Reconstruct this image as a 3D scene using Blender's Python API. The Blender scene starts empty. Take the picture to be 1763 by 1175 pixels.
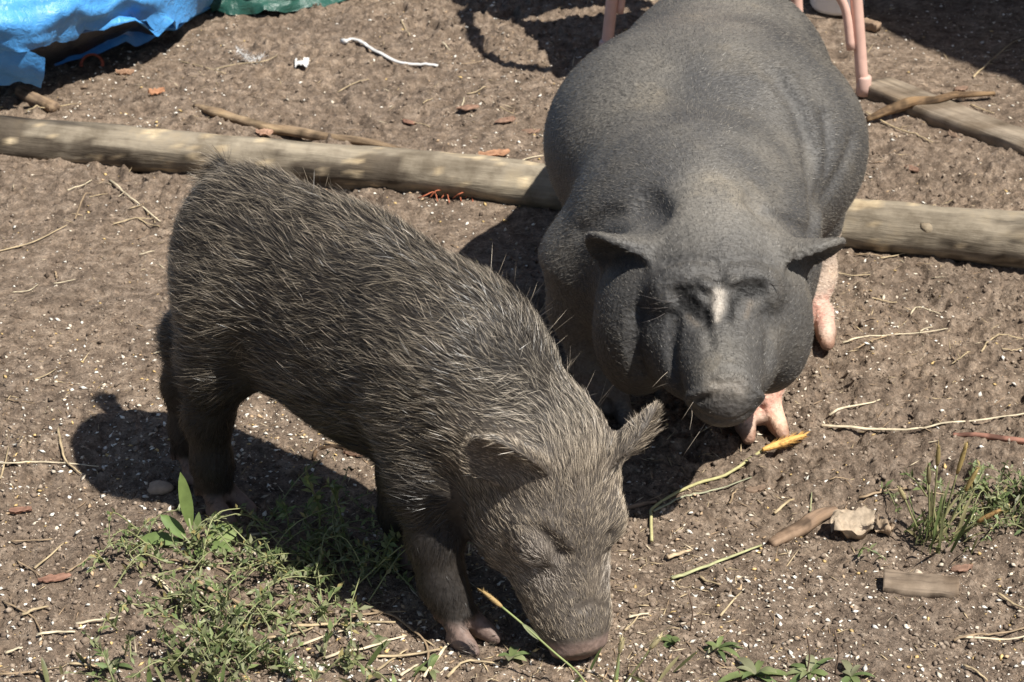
import bpy, math, random
import numpy as np
from mathutils import Vector

# ------------------------------------------------------------------ camera, world, sun, exposure
SC = bpy.context.scene
COL = SC.collection
CAM_H, CAM_P = 1.55, math.radians(28)
FPX = 881.5 / math.tan(math.radians(13))          # focal length in photo pixels (1763 wide)
cam_d = bpy.data.cameras.new('camera')
cam = bpy.data.objects.new('camera', cam_d)
COL.objects.link(cam)
cam.location = (0, 0, CAM_H)
cam.rotation_euler = (math.pi / 2 - CAM_P, 0, 0)
cam_d.sensor_width = 36
cam_d.lens = 18 / math.tan(math.radians(13))
cam_d.clip_end = 3000
cam_d.clip_start = 0.05
cam_d.dof.use_dof = True
cam_d.dof.focus_distance = 2.72
cam_d.dof.aperture_fstop = 15.0
SC.camera = cam

SUN_EL = math.radians(59)
SUN_H = np.array([0.79, -0.61])                    # horizontal direction towards the sun
SUN_H = SUN_H / np.linalg.norm(SUN_H)
w = bpy.data.worlds.new('World')
SC.world = w
w.use_nodes = True
wn = w.node_tree.nodes
sky = wn.new('ShaderNodeTexSky')
sky.sky_type = 'NISHITA'
sky.sun_disc = False
sky.sun_elevation = SUN_EL
sky.sun_rotation = math.atan2(SUN_H[0], SUN_H[1])
wn['Background'].inputs['Strength'].default_value = 0.05
w.node_tree.links.new(sky.outputs[0], wn['Background'].inputs['Color'])
sun_d = bpy.data.lights.new('sun', 'SUN')
sun_d.energy = 4.8
sun_d.angle = math.radians(0.53)
sun_d.color = (1.0, 0.955, 0.88)
sun = bpy.data.objects.new('sun', sun_d)
COL.objects.link(sun)
sdir = Vector((SUN_H[0] * math.cos(SUN_EL), SUN_H[1] * math.cos(SUN_EL), math.sin(SUN_EL)))
sun.rotation_euler = sdir.to_track_quat('Z', 'Y').to_euler()
sun.location = (2, -2, 4)
SC.view_settings.view_transform = 'Standard'
SC.view_settings.look = 'None'
SC.view_settings.exposure = 0.66
SC.view_settings.gamma = 1.0
SC.view_settings.use_curve_mapping = False
SC.cycles.max_bounces = 6

PARTS = {'ground', 'big', 'young', 'hair', 'things', 'litter', 'weeds'}

# ------------------------------------------------------------------ helpers
rng = np.random.default_rng(7)
random.seed(7)
_fw = np.array([0, math.cos(CAM_P), -math.sin(CAM_P)])
_rt = np.array([1.0, 0, 0])
_up = np.array([0, math.sin(CAM_P), math.cos(CAM_P)])
_C = np.array([0, 0, CAM_H])


def ray(u, v):
    return _fw + _rt * (u - 881.5) / FPX + _up * (587.5 - v) / FPX


def gp(u, v, z=0.0):
    """the point at height z seen at photo pixel (u, v)"""
    d = ray(u, v)
    return _C + d * ((z - CAM_H) / d[2])


def proj(P):
    q = np.asarray(P) - _C
    d = q @ _fw
    return 881.5 + FPX * (q @ _rt) / d, 587.5 - FPX * (q @ _up) / d


def unit(a):
    a = np.asarray(a, float)
    return a / np.linalg.norm(a)


_perm = np.random.default_rng(11).random((1 << 16)).astype(np.float32)


def _hash(ix, iy, iz):
    h = (ix * 73856093) ^ (iy * 19349663) ^ (iz * 83492791)
    return _perm[(h ^ (h >> 13)) & 0xFFFF]


def noise3(x, y, z=0.0):
    x, y, z = np.broadcast_arrays(np.asarray(x, float), np.asarray(y, float), np.asarray(z, float))
    ix, iy, iz = np.floor(x).astype(np.int64), np.floor(y).astype(np.int64), np.floor(z).astype(np.int64)
    fx, fy, fz = x - ix, y - iy, z - iz
    fx, fy, fz = [f * f * (3 - 2 * f) for f in (fx, fy, fz)]
    r = 0
    for dx in (0, 1):
        for dy in (0, 1):
            for dz in (0, 1):
                wgt = (fx if dx else 1 - fx) * (fy if dy else 1 - fy) * (fz if dz else 1 - fz)
                r = r + wgt * _hash(ix + dx, iy + dy, iz + dz)
    return r * 2 - 1


def fbm(x, y, z=0.0, o=3):
    r, a, s = 0, 1.0, 1.0
    for i in range(o):
        r = r + a * noise3(x * s + 17.3 * i, y * s - 9.1 * i, z * s + 3.7 * i)
        a *= 0.5
        s *= 2.03
    return r


def clods(x, y, cell, rmin, rmax, seed):
    """height of scattered round crumbs on a jittered grid"""
    gx, gy = x / cell, y / cell
    ix, iy = np.floor(gx).astype(np.int64), np.floor(gy).astype(np.int64)
    best = np.zeros_like(gx)
    for dx in (-1, 0, 1):
        for dy in (-1, 0, 1):
            jx, jy = ix + dx, iy + dy
            px = jx + _hash(jx, jy, seed)
            py = jy + _hash(jx, jy, seed + 1)
            rr = (rmin + (rmax - rmin) * _hash(jx, jy, seed + 2) ** 2) / cell
            d2 = ((gx - px) ** 2 + (gy - py) ** 2) / (rr * rr)
            best = np.maximum(best, np.sqrt(np.maximum(0, 1 - d2)) * rr * cell)
    return best


def ground_h(x, y):
    x, y = np.asarray(x, float), np.asarray(y, float)
    wx = x + 0.010 * noise3(x * 45, y * 45, 5.0) + 0.004 * noise3(x * 130, y * 130, 6.0)
    wy = y + 0.010 * noise3(x * 45, y * 45, 9.0) + 0.004 * noise3(x * 130, y * 130, 8.0)
    rough = np.clip(0.62 + 0.8 * noise3(x * 2.3, y * 2.3, 2.0), 0.28, 1.25)
    h = 0.010 * fbm(x * 2.4, y * 2.4, 0.3, 2) + 0.0065 * fbm(x * 9, y * 9, 1.3, 2)
    lump = np.abs(noise3(wx * 24, wy * 24, 4.4)) * 0.013 + np.abs(noise3(wx * 55, wy * 55, 6.1)) * 0.0095
    lump = lump + np.abs(noise3(wx * 118, wy * 118, 7.7)) * 0.0062 + noise3(x * 240, y * 240, 2.2) * 0.0014
    h = h + rough * (lump - 0.004)
    h = h + rough * 0.55 * clods(wx, wy, 0.05, 0.002, 0.015, 3)
    pit = noise3(wx * 17, wy * 17, 31.0)
    h = h - (0.4 + 0.6 * rough) * 0.030 * np.clip(pit - 0.42, 0, 0.5)
    return h - 0.006


def gh(x, y):
    return float(ground_h(np.array([x]), np.array([y]))[0])


def gpt(u, v, lift=0.0):
    """ground point under photo pixel (u, v), on the real relief"""
    p = gp(u, v, 0)
    p[2] = gh(p[0], p[1]) + lift
    return p


def mesh_np(name, V, Fq=None, Ft=None, smooth=True, col=None, colname='Col'):
    me = bpy.data.meshes.new(name)
    V = np.asarray(V, np.float32)
    faces = []
    nq = 0 if Fq is None else len(Fq)
    nt = 0 if Ft is None else len(Ft)
    me.vertices.add(len(V))
    me.vertices.foreach_set('co', V.ravel())
    loops = []
    starts = []
    if nq:
        loops.append(np.asarray(Fq, np.int32).ravel())
        starts.append(np.arange(nq, dtype=np.int32) * 4)
    if nt:
        loops.append(np.asarray(Ft, np.int32).ravel())
        starts.append(nq * 4 + np.arange(nt, dtype=np.int32) * 3)
    loops = np.concatenate(loops)
    starts = np.concatenate(starts)
    me.loops.add(len(loops))
    me.loops.foreach_set('vertex_index', loops)
    me.polygons.add(nq + nt)
    me.polygons.foreach_set('loop_start', starts)
    if smooth:
        me.polygons.foreach_set('use_smooth', np.ones(nq + nt, bool))
    me.update(calc_edges=True)
    me.validate()
    if col is not None:
        a = me.attributes.new(colname, 'FLOAT_COLOR', 'POINT')
        c = np.ones((len(V), 4), np.float32)
        col = np.asarray(col, np.float32)
        c[:, :col.shape[1]] = col
        a.data.foreach_set('color', c.ravel())
    return me


def obj(name, me, mat=None, parent=None, label=None, cat=None, group=None, kind=None, loc=None):
    o = bpy.data.objects.new(name, me)
    COL.objects.link(o)
    if me is not None and mat is not None and len(me.materials) == 0:
        me.materials.append(mat)
    if parent is not None:
        o.parent = parent
    if loc is not None:
        o.location = loc
    tag(o, label, cat, group, kind)
    return o


def tag(o, label=None, cat=None, group=None, kind=None):
    if label:
        o['label'] = label
    if cat:
        o['category'] = cat
    if group:
        o['group'] = group
    if kind:
        o['kind'] = kind
    return o


class MB:
    """collects verts / faces / colours for one mesh"""
    def __init__(self):
        self.v, self.q, self.t, self.c, self.n = [], [], [], [], 0

    def add(self, V, q=None, t=None, c=(1, 1, 1)):
        V = np.asarray(V, float)
        if q is not None and len(q):
            self.q.append(np.asarray(q, int) + self.n)
        if t is not None and len(t):
            self.t.append(np.asarray(t, int) + self.n)
        c = np.asarray(c, float)
        self.c.append(np.tile(c, (len(V), 1)) if c.ndim == 1 else c)
        self.v.append(V)
        self.n += len(V)

    def mesh(self, name, smooth=True, origin=None):
        V = np.concatenate(self.v)
        if origin is not None:
            V = V - np.asarray(origin)
        return mesh_np(name, V, np.concatenate(self.q) if self.q else None,
                       np.concatenate(self.t) if self.t else None, smooth, np.concatenate(self.c))

    def tube(self, pts, radii, n=8, c=(1, 1, 1), cap=True, flat=1.0, jit=0.0, seed=0):
        pts = np.asarray(pts, float)
        m = len(pts)
        radii = np.broadcast_to(np.asarray(radii, float), (m,))
        T = np.gradient(pts, axis=0)
        T /= np.linalg.norm(T, axis=1)[:, None] + 1e-12
        ref = np.array([0, 0, 1.0]) if abs(T[0][2]) < 0.9 else np.array([1.0, 0, 0])
        A = np.cross(T, ref)
        A /= np.linalg.norm(A, axis=1)[:, None] + 1e-12
        B = np.cross(A, T)
        th = np.arange(n) * 2 * math.pi / n
        r = np.tile(radii[:, None], (1, n))
        if jit:
            r = r * (1 + jit * np.random.default_rng(seed).standard_normal((m, n)))
        V = pts[:, None, :] + r[:, :, None] * (np.cos(th)[None, :, None] * A[:, None, :] + flat * np.sin(th)[None, :, None] * B[:, None, :])
        i, j = np.meshgrid(np.arange(m - 1), np.arange(n), indexing='ij')
        a = i * n + j
        b = i * n + (j + 1) % n
        q = np.stack([a, b, b + n, a + n], -1).reshape(-1, 4)
        V = V.reshape(-1, 3)
        t = []
        cc = np.asarray(c, float)
        if cc.ndim == 2:
            cc = np.repeat(cc, n, axis=0)
        if cap:
            V = np.concatenate([V, pts[:1], pts[-1:]])
            k = m * n
            for s in range(n):
                t.append([(s + 1) % n, s, k])
                t.append([(m - 1) * n + s, (m - 1) * n + (s + 1) % n, k + 1])
            if cc.ndim == 2:
                cc = np.concatenate([cc, cc[:1], cc[-1:]])
        self.add(V, q, t, cc)

    def grid(self, P, c=(1, 1, 1)):
        """P: (m, n, 3) lofted sheet"""
        m, n, _ = P.shape
        i, j = np.meshgrid(np.arange(m - 1), np.arange(n - 1), indexing='ij')
        a = (i * n + j).ravel()
        q = np.stack([a, a + 1, a + n + 1, a + n], -1)
        self.add(P.reshape(-1, 3), q, None, c)

    def box(self, cx, hx, M=None, c=(1, 1, 1)):
        cx, hx = np.asarray(cx, float), np.asarray(hx, float)
        s = np.array([[x, y, z] for x in (-1, 1) for y in (-1, 1) for z in (-1, 1)]) * hx
        if M is not None:
            s = s @ np.asarray(M).T
        self.add(s + cx, [[0, 1, 3, 2], [4, 6, 7, 5], [0, 4, 5, 1], [2, 3, 7, 6], [0, 2, 6, 4], [1, 5, 7, 3]], None, c)


def bez(pts, n=10):
    """smooth curve through points (Catmull-Rom)"""
    P = np.asarray(pts, float)
    if len(P) == 2:
        t = np.linspace(0, 1, n)[:, None]
        return P[0] * (1 - t) + P[1] * t
    Q = np.concatenate([[2 * P[0] - P[1]], P, [2 * P[-1] - P[-2]]])
    out = []
    per = max(2, int(math.ceil(n / (len(P) - 1))))
    for i in range(len(P) - 1):
        a, b, c, d = Q[i:i + 4]
        for s in np.linspace(0, 1, per, endpoint=(i == len(P) - 2)):
            out.append(0.5 * (2 * b + (c - a) * s + (2 * a - 5 * b + 4 * c - d) * s * s + (3 * b - a - 3 * c + d) * s ** 3))
    return np.array(out)


# ------------------------------------------------------------------ materials
def mat_new(name):
    m = bpy.data.materials.new(name)
    m.use_nodes = True
    nt = m.node_tree
    return m, nt, nt.nodes['Principled BSDF']


def N(nt, typ, **kw):
    n = nt.nodes.new(typ)
    for k, v in kw.items():
        if k in n.inputs.keys():
            n.inputs[k].default_value = v
        else:
            setattr(n, k, v)
    return n


def noise_node(nt, scale, detail=4, rough=0.6, co=None):
    n = N(nt, 'ShaderNodeTexNoise', Scale=scale, Detail=detail, Roughness=rough)
    if co is not None:
        nt.links.new(co, n.inputs['Vector'])
    return n


def ramp(nt, fac, stops):
    r = nt.nodes.new('ShaderNodeValToRGB')
    e = r.color_ramp.elements
    while len(e) < len(stops):
        e.new(0.5)
    for i, (p, c) in enumerate(stops):
        e[i].position = p
        e[i].color = (*c, 1) if len(c) == 3 else c
    nt.links.new(fac, r.inputs[0])
    return r


def mix(nt, a, b, fac, mode='MIX'):
    m = nt.nodes.new('ShaderNodeMix')
    m.data_type = 'RGBA'
    m.blend_type = mode
    for s, x in ((m.inputs[0], fac), (m.inputs[6], a), (m.inputs[7], b)):
        if isinstance(x, (float, int)):
            s.default_value = x
        elif isinstance(x, tuple):
            s.default_value = (*x, 1) if len(x) == 3 else x
        else:
            nt.links.new(x, s)
    return m.outputs[2]


def bump(nt, bsdf, h, strength, dist):
    b = N(nt, 'ShaderNodeBump', Strength=strength, Distance=dist)
    nt.links.new(h, b.inputs['Height'])
    nt.links.new(b.outputs[0], bsdf.inputs['Normal'])
    return b


def mat_vcol(name, rough=0.7, spec=0.3, nscale=0, namt=0.25, transl=0.0, bumpd=0.0):
    """colour from the mesh's own colour attribute, broken up by noise"""
    m, nt, b = mat_new(name)
    at = N(nt, 'ShaderNodeAttribute', attribute_name='Col')
    c = at.outputs['Color']
    co = nt.nodes.new('ShaderNodeTexCoord').outputs['Object']
    if nscale:
        n = noise_node(nt, nscale, 4, 0.65, co)
        r = ramp(nt, n.outputs[0], [(0.3, (1 - namt,) * 3), (0.7, (1 + namt,) * 3)])
        c = mix(nt, c, r.outputs[0], 1.0, 'MULTIPLY')
        if bumpd:
            bump(nt, b, n.outputs[0], 0.6, bumpd)
    nt.links.new(c, b.inputs['Base Color'])
    b.inputs['Roughness'].default_value = rough
    b.inputs['Specular IOR Level'].default_value = spec
    if transl:
        tr = nt.nodes.new('ShaderNodeBsdfTranslucent')
        nt.links.new(c, tr.inputs[0])
        mx = N(nt, 'ShaderNodeMixShader', Fac=transl)
        nt.links.new(b.outputs[0], mx.inputs[1])
        nt.links.new(tr.outputs[0], mx.inputs[2])
        nt.links.new(mx.outputs[0], nt.nodes['Material Output'].inputs[0])
    return m


def make_ground_mat():
    m, nt, b = mat_new('dirt')
    co = nt.nodes.new('ShaderNodeTexCoord').outputs['Object']
    n1 = noise_node(nt, 3.0, 4, 0.6, co)
    n2 = noise_node(nt, 38.0, 6, 0.7, co)
    n3 = noise_node(nt, 260.0, 5, 0.8, co)
    c1 = ramp(nt, n2.outputs[0], [(0.30, (0.085, 0.065, 0.050)), (0.5, (0.205, 0.162, 0.124)), (0.72, (0.345, 0.284, 0.224))])
    c2 = ramp(nt, n1.outputs[0], [(0.3, (0.86, 0.84, 0.84)), (0.7, (1.12, 1.08, 1.04))])
    c = mix(nt, c1.outputs[0], c2.outputs[0], 1.0, 'MULTIPLY')
    c3 = ramp(nt, n3.outputs[0], [(0.32, (0.40, 0.38, 0.36)), (0.5, (1, 1, 1)), (0.68, (1.7, 1.62, 1.55))])
    c = mix(nt, c, c3.outputs[0], 0.8, 'MULTIPLY')
    vo2 = N(nt, 'ShaderNodeTexVoronoi', Scale=125.0)
    nw = noise_node(nt, 60.0, 3, 0.6, co)
    wv = mix(nt, co, nw.outputs['Color'], 0.02)
    nt.links.new(wv, vo2.inputs['Vector'])
    vs = ramp(nt, vo2.outputs['Color'], [(0.0, (0.42, 0.39, 0.37)), (0.22, (0.72, 0.70, 0.68)), (0.5, (1, 1, 1)), (0.85, (1.12, 1.1, 1.08)), (1.0, (1.5, 1.45, 1.38))])
    c = mix(nt, c, vs.outputs[0], 0.75, 'MULTIPLY')
    vor = N(nt, 'ShaderNodeTexVoronoi', Scale=260.0)
    nt.links.new(co, vor.inputs['Vector'])
    vr = ramp(nt, vor.outputs['Color'], [(0.93, (0, 0, 0)), (0.95, (1, 1, 1))])
    vd = ramp(nt, vor.outputs['Distance'], [(0.18, (1, 1, 1)), (0.3, (0, 0, 0))])
    sp = mix(nt, vr.outputs[0], vd.outputs[0], 1.0, 'MULTIPLY')
    c = mix(nt, c, (0.5, 0.43, 0.34), sp)
    nt.links.new(c, b.inputs['Base Color'])
    b.inputs['Roughness'].default_value = 0.95
    b.inputs['Specular IOR Level'].default_value = 0.15
    add = N(nt, 'ShaderNodeMath', operation='ADD')
    mul = N(nt, 'ShaderNodeMath', operation='MULTIPLY')
    mul.inputs[1].default_value = 0.35
    nt.links.new(n3.outputs[0], mul.inputs[0])
    nt.links.new(n2.outputs[0], add.inputs[0])
    nt.links.new(mul.outputs[0], add.inputs[1])
    bump(nt, b, add.outputs[0], 1.0, 0.009)
    return m


def make_wood_mat(name, c_light, c_mid, c_dark, scale=(3, 60, 60), bumpd=0.004, rough=0.85):
    m, nt, b = mat_new(name)
    tc = nt.nodes.new('ShaderNodeTexCoord').outputs['Object']
    mp = N(nt, 'ShaderNodeMapping')
    mp.inputs['Scale'].default_value = scale
    nt.links.new(tc, mp.inputs[0])
    n1 = noise_node(nt, 1.0, 6, 0.7, mp.outputs[0])
    n2 = noise_node(nt, 16.0, 5, 0.65, tc)
    r1 = ramp(nt, n1.outputs[0], [(0.32, c_dark), (0.47, c_mid), (0.72, c_light)])
    r2 = ramp(nt, n2.outputs[0], [(0.35, (0.62, 0.6, 0.58)), (0.55, (1, 1, 1)), (0.75, (1.2, 1.15, 1.05))])
    at = N(nt, 'ShaderNodeAttribute', attribute_name='Col')
    c = mix(nt, r1.outputs[0], r2.outputs[0], 1.0, 'MULTIPLY')
    c = mix(nt, c, at.outputs['Color'], 1.0, 'MULTIPLY')
    nt.links.new(c, b.inputs['Base Color'])
    b.inputs['Roughness'].default_value = rough
    b.inputs['Specular IOR Level'].default_value = 0.2
    bump(nt, b, n1.outputs[0], 0.8, bumpd)
    return m


def make_plain(name, col, rough=0.5, spec=0.5, nscale=0, namt=0.2, bumpd=0.0, coat=0.0):
    m, nt, b = mat_new(name)
    b.inputs['Base Color'].default_value = (*col, 1)
    b.inputs['Roughness'].default_value = rough
    b.inputs['Specular IOR Level'].default_value = spec
    b.inputs['Coat Weight'].default_value = coat
    if nscale:
        co = nt.nodes.new('ShaderNodeTexCoord').outputs['Object']
        n = noise_node(nt, nscale, 5, 0.65, co)
        r = ramp(nt, n.outputs[0], [(0.3, tuple(x * (1 - namt) for x in col)), (0.7, tuple(min(1, x * (1 + namt)) for x in col))])
        nt.links.new(r.outputs[0], b.inputs['Base Color'])
        if bumpd:
            bump(nt, b, n.outputs[0], 0.7, bumpd)
    return m


def make_skin(name, wrinkle=0.0008, rough=0.5, spec=0.4):
    m, nt, b = mat_new(name)
    at = N(nt, 'ShaderNodeAttribute', attribute_name='Col')
    co = nt.nodes.new('ShaderNodeTexCoord').outputs['Object']
    n1 = noise_node(nt, 9.0, 5, 0.65, co)
    n2 = noise_node(nt, 150.0, 4, 0.7, co)
    mp = N(nt, 'ShaderNodeMapping')
    mp.inputs['Scale'].default_value = (130, 300, 130)
    nt.links.new(co, mp.inputs[0])
    v = N(nt, 'ShaderNodeTexVoronoi', Scale=1.0)
    nt.links.new(mp.outputs[0], v.inputs['Vector'])
    r1 = ramp(nt, n1.outputs[0], [(0.3, (0.72, 0.74, 0.78)), (0.55, (1, 1, 1)), (0.75, (1.45, 1.36, 1.2))])
    r2 = ramp(nt, n2.outputs[0], [(0.3, (0.75, 0.75, 0.75)), (0.7, (1.25, 1.25, 1.25))])
    c = mix(nt, at.outputs['Color'], r1.outputs[0], 1.0, 'MULTIPLY')
    c = mix(nt, c, r2.outputs[0], 1.0, 'MULTIPLY')
    nt.links.new(c, b.inputs['Base Color'])
    b.inputs['Roughness'].default_value = rough
    b.inputs['Specular IOR Level'].default_value = spec
    add = N(nt, 'ShaderNodeMath', operation='ADD')
    nt.links.new(v.outputs['Distance'], add.inputs[0])
    nt.links.new(n2.outputs[0], add.inputs[1])
    bump(nt, b, add.outputs[0], 0.7, wrinkle)
    return m


# ------------------------------------------------------------------ ground
if 'ground' in PARTS:
    s_in = np.linspace(-1, 1, 600)
    s_out = 1 + np.geomspace(0.02, 700, 26)
    S = np.concatenate([-s_out[::-1], s_in, s_out])
    ys = [1.82]
    while ys[-1] < 4.75:
        ys.append(ys[-1] + 0.0034 + 0.0018 * (ys[-1] - 1.85))
    y_in = np.array(ys)
    y_far = y_in[-1] + np.geomspace(0.02, 900, 30)
    y_near = y_in[0] - np.geomspace(0.02, 60, 18)
    Y = np.concatenate([y_near[::-1], y_in, y_far])
    W = np.interp(Y, [1.8, 4.75], [0.66, 1.28])
    X = S[None, :] * W[:, None]
    YY = np.repeat(Y[:, None], len(S), 1)
    fade = np.clip(1.6 - np.maximum(np.abs(X) / 6, np.abs(YY - 3) / 6), 0, 1)
    Z = ground_h(X, YY) * fade - 0.006 * (1 - fade)
    P = np.stack([X, YY, Z], -1)
    m, n = X.shape
    i, j = np.meshgrid(np.arange(m - 1), np.arange(n - 1), indexing='ij')
    a = (i * n + j).ravel()
    q = np.stack([a, a + 1, a + n + 1, a + n], -1)
    me = mesh_np('ground', P.reshape(-1, 3), q)
    obj('ground', me, make_ground_mat(), kind='structure')

# ------------------------------------------------------------------ implicit bodies
class SDF:
    def __init__(self, lo, hi, h):
        self.lo = np.asarray(lo, np.float32)
        self.h = h
        self.n = np.ceil((np.asarray(hi) - np.asarray(lo)) / h).astype(int) + 1
        self.v = np.full(self.n, 0.5, np.float32)

    def region(self, lo, hi):
        a = np.clip(np.floor((np.asarray(lo) - self.lo) / self.h).astype(int), 0, self.n)
        b = np.clip(np.ceil((np.asarray(hi) - self.lo) / self.h).astype(int) + 1, 0, self.n)
        sl = tuple(slice(x, y) for x, y in zip(a, b))
        ax = [(self.lo[k] + self.h * np.arange(a[k], b[k])).astype(np.float32) for k in range(3)]
        return sl, ax[0][:, None, None], ax[1][None, :, None], ax[2][None, None, :]

    def smin(self, sl, d, k):
        a = self.v[sl]
        hh = np.maximum(k - np.abs(a - d), 0) / k
        self.v[sl] = np.minimum(a, d) - hh * hh * k * 0.25

    def ell(self, c, r, R=None, k=0.03):
        """ellipsoid; R rows = its axes"""
        c, r = np.asarray(c, float), np.asarray(r, float)
        R = np.eye(3) if R is None else np.asarray(R)
        ext = np.sqrt(((R * r[:, None]) ** 2).sum(0)) + k + 2 * self.h
        sl, x, y, z = self.region(c - ext, c + ext)
        x, y, z = x - np.float32(c[0]), y - np.float32(c[1]), z - np.float32(c[2])
        k0, k1 = 0, 0
        for i in range(3):
            p = (R[i][0] * x + R[i][1] * y + R[i][2] * z).astype(np.float32)
            k0 = k0 + (p / r[i]) ** 2
            k1 = k1 + (p / (r[i] * r[i])) ** 2
        k0, k1 = np.sqrt(k0), np.sqrt(k1) + 1e-6
        self.smin(sl, (k0 * (k0 - 1) / k1).astype(np.float32), k)

    def cone(self, a, b, ra, rb, k=0.02):
        a, b = np.asarray(a, float), np.asarray(b, float)
        rm = max(ra, rb) + k + 2 * self.h
        sl, x, y, z = self.region(np.minimum(a, b) - rm, np.maximum(a, b) + rm)
        ab = b - a
        px, py, pz = x - np.float32(a[0]), y - np.float32(a[1]), z - np.float32(a[2])
        t = np.clip((px * ab[0] + py * ab[1] + pz * ab[2]) / (ab @ ab), 0, 1)
        d = np.sqrt((px - t * ab[0]) ** 2 + (py - t * ab[1]) ** 2 + (pz - t * ab[2]) ** 2) - (ra + (rb - ra) * t)
        self.smin(sl, d.astype(np.float32), k)

    def chain(self, pr, k=0.02):
        for (a, ra), (b, rb) in zip(pr[:-1], pr[1:]):
            self.cone(a, b, ra, rb, k)

    def ear(self, base, tip, nrm, width, th0=0.013, th1=0.006, cup=9.0, k=0.012, curl=0.0, peak=0.35, bw=0.72):
        """cupped leaf: base and tip points, nrm = side the hollow faces"""
        base, tip = np.asarray(base, float), np.asarray(tip, float)
        L = np.linalg.norm(tip - base)
        e1 = (tip - base) / L
        e3 = unit(np.asarray(nrm) - e1 * (np.asarray(nrm) @ e1))
        e2 = np.cross(e3, e1)
        c = (base + tip) / 2
        ext = L * 0.75 + width
        sl, x, y, z = self.region(c - ext, c + ext)
        x, y, z = x - np.float32(base[0]), y - np.float32(base[1]), z - np.float32(base[2])
        s = (e1[0] * x + e1[1] * y + e1[2] * z) / L
        t = e2[0] * x + e2[1] * y + e2[2] * z
        n = e3[0] * x + e3[1] * y + e3[2] * z
        sc = np.clip(s, -0.3, 1.0)
        ww = width * np.where(sc < peak, bw + (1 - bw) * np.sin(0.5 * math.pi * np.clip((sc + 0.3) / (peak + 0.3), 0, 1)),
                              np.sqrt(np.maximum(1 - ((sc - peak) / (1 - peak)) ** 1.7, 0.0)))
        n2 = n - cup * t * t + curl * L * s * s
        th = th0 + (th1 - th0) * np.clip(s, 0, 1)
        slope = np.sqrt(1 + (2 * cup * t) ** 2)
        dn = (np.abs(n2) / slope - th * 0.5)
        dw = (np.abs(t) - ww) * 0.8
        de = np.maximum((s - 1) * L, (-0.25 - s) * L)
        dd = np.maximum(dw, de)
        d = np.where((dn > 0) & (dd > 0), np.sqrt(np.maximum(dn, 0) ** 2 + np.maximum(dd, 0) ** 2), np.maximum(dn, dd)) - 0.001
        self.smin(sl, d.astype(np.float32), k)

    def groove(self, pts, width, depth):
        """a crease (depth > 0) or a ridge (depth < 0) along a polyline"""
        pts = np.asarray(pts, float)
        m = width * 3
        sl, x, y, z = self.region(pts.min(0) - m, pts.max(0) + m)
        best = None
        L = len(pts) - 1
        for i in range(max(1, L)):
            a, b = pts[i], pts[min(i + 1, L)]
            ab = b - a
            px, py, pz = x - np.float32(a[0]), y - np.float32(a[1]), z - np.float32(a[2])
            t = np.clip((px * ab[0] + py * ab[1] + pz * ab[2]) / max(ab @ ab, 1e-9), 0, 1)
            d2 = (px - t * ab[0]) ** 2 + (py - t * ab[1]) ** 2 + (pz - t * ab[2]) ** 2
            fall = 1.0
            best = d2 if best is None else np.minimum(best, d2)
        self.v[sl] += (depth * np.exp(-best / (width * width))).astype(np.float32)

    def sample(self, P):
        P = (np.atleast_2d(P) - self.lo) / self.h
        i = np.clip(np.floor(P).astype(int), 0, self.n - 2)
        f = np.clip(P - i, 0, 1)
        r = 0
        for dx in (0, 1):
            for dy in (0, 1):
                for dz in (0, 1):
                    wgt = (f[:, 0] if dx else 1 - f[:, 0]) * (f[:, 1] if dy else 1 - f[:, 1]) * (f[:, 2] if dz else 1 - f[:, 2])
                    r = r + wgt * self.v[i[:, 0] + dx, i[:, 1] + dy, i[:, 2] + dz]
        return r

    def hit(self, u, v):
        """first surface point met by the line of sight through a photo pixel"""
        d = unit(ray(u, v))
        t = np.arange(1.6, 3.9, 0.0012)
        P = _C + d[None, :] * t[:, None]
        inb = np.all((P > self.lo) & (P < self.lo + (self.n - 1) * self.h), axis=1)
        if not inb.any():
            return None
        s = np.where(inb, self.sample(P), 1)
        k = np.nonzero(s < 0)[0]
        return P[k[0]] if len(k) else None

    def hits(self, uv):
        r = [self.hit(u, v) for u, v in uv]
        return np.array([p for p in r if p is not None])

    def mesh(self):
        v = self.v
        ins = v < 0
        c = np.zeros(np.array(v.shape) - 1, np.int8)
        for dx in (0, 1):
            for dy in (0, 1):
                for dz in (0, 1):
                    c += ins[dx:v.shape[0] - 1 + dx, dy:v.shape[1] - 1 + dy, dz:v.shape[2] - 1 + dz]
        I = np.argwhere((c > 0) & (c < 8))
        idx = np.full(c.shape, -1, np.int32)
        idx[I[:, 0], I[:, 1], I[:, 2]] = np.arange(len(I))
        acc = np.zeros((len(I), 3), np.float64)
        cnt = np.zeros(len(I))
        corners = [(dx, dy, dz) for dx in (0, 1) for dy in (0, 1) for dz in (0, 1)]
        for A in corners:
            for ax in range(3):
                if A[ax]:
                    continue
                B = list(A)
                B[ax] = 1
                va = v[I[:, 0] + A[0], I[:, 1] + A[1], I[:, 2] + A[2]]
                vb = v[I[:, 0] + B[0], I[:, 1] + B[1], I[:, 2] + B[2]]
                mk = (va < 0) != (vb < 0)
                t = np.where(mk, va / np.where(mk, va - vb, 1), 0)
                p = np.tile(np.array(A, float), (len(I), 1))
                p[:, ax] = t
                acc[mk] += p[mk]
                cnt[mk] += 1
        V = (I + acc / cnt[:, None]) * self.h + self.lo
        Q = []
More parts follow.
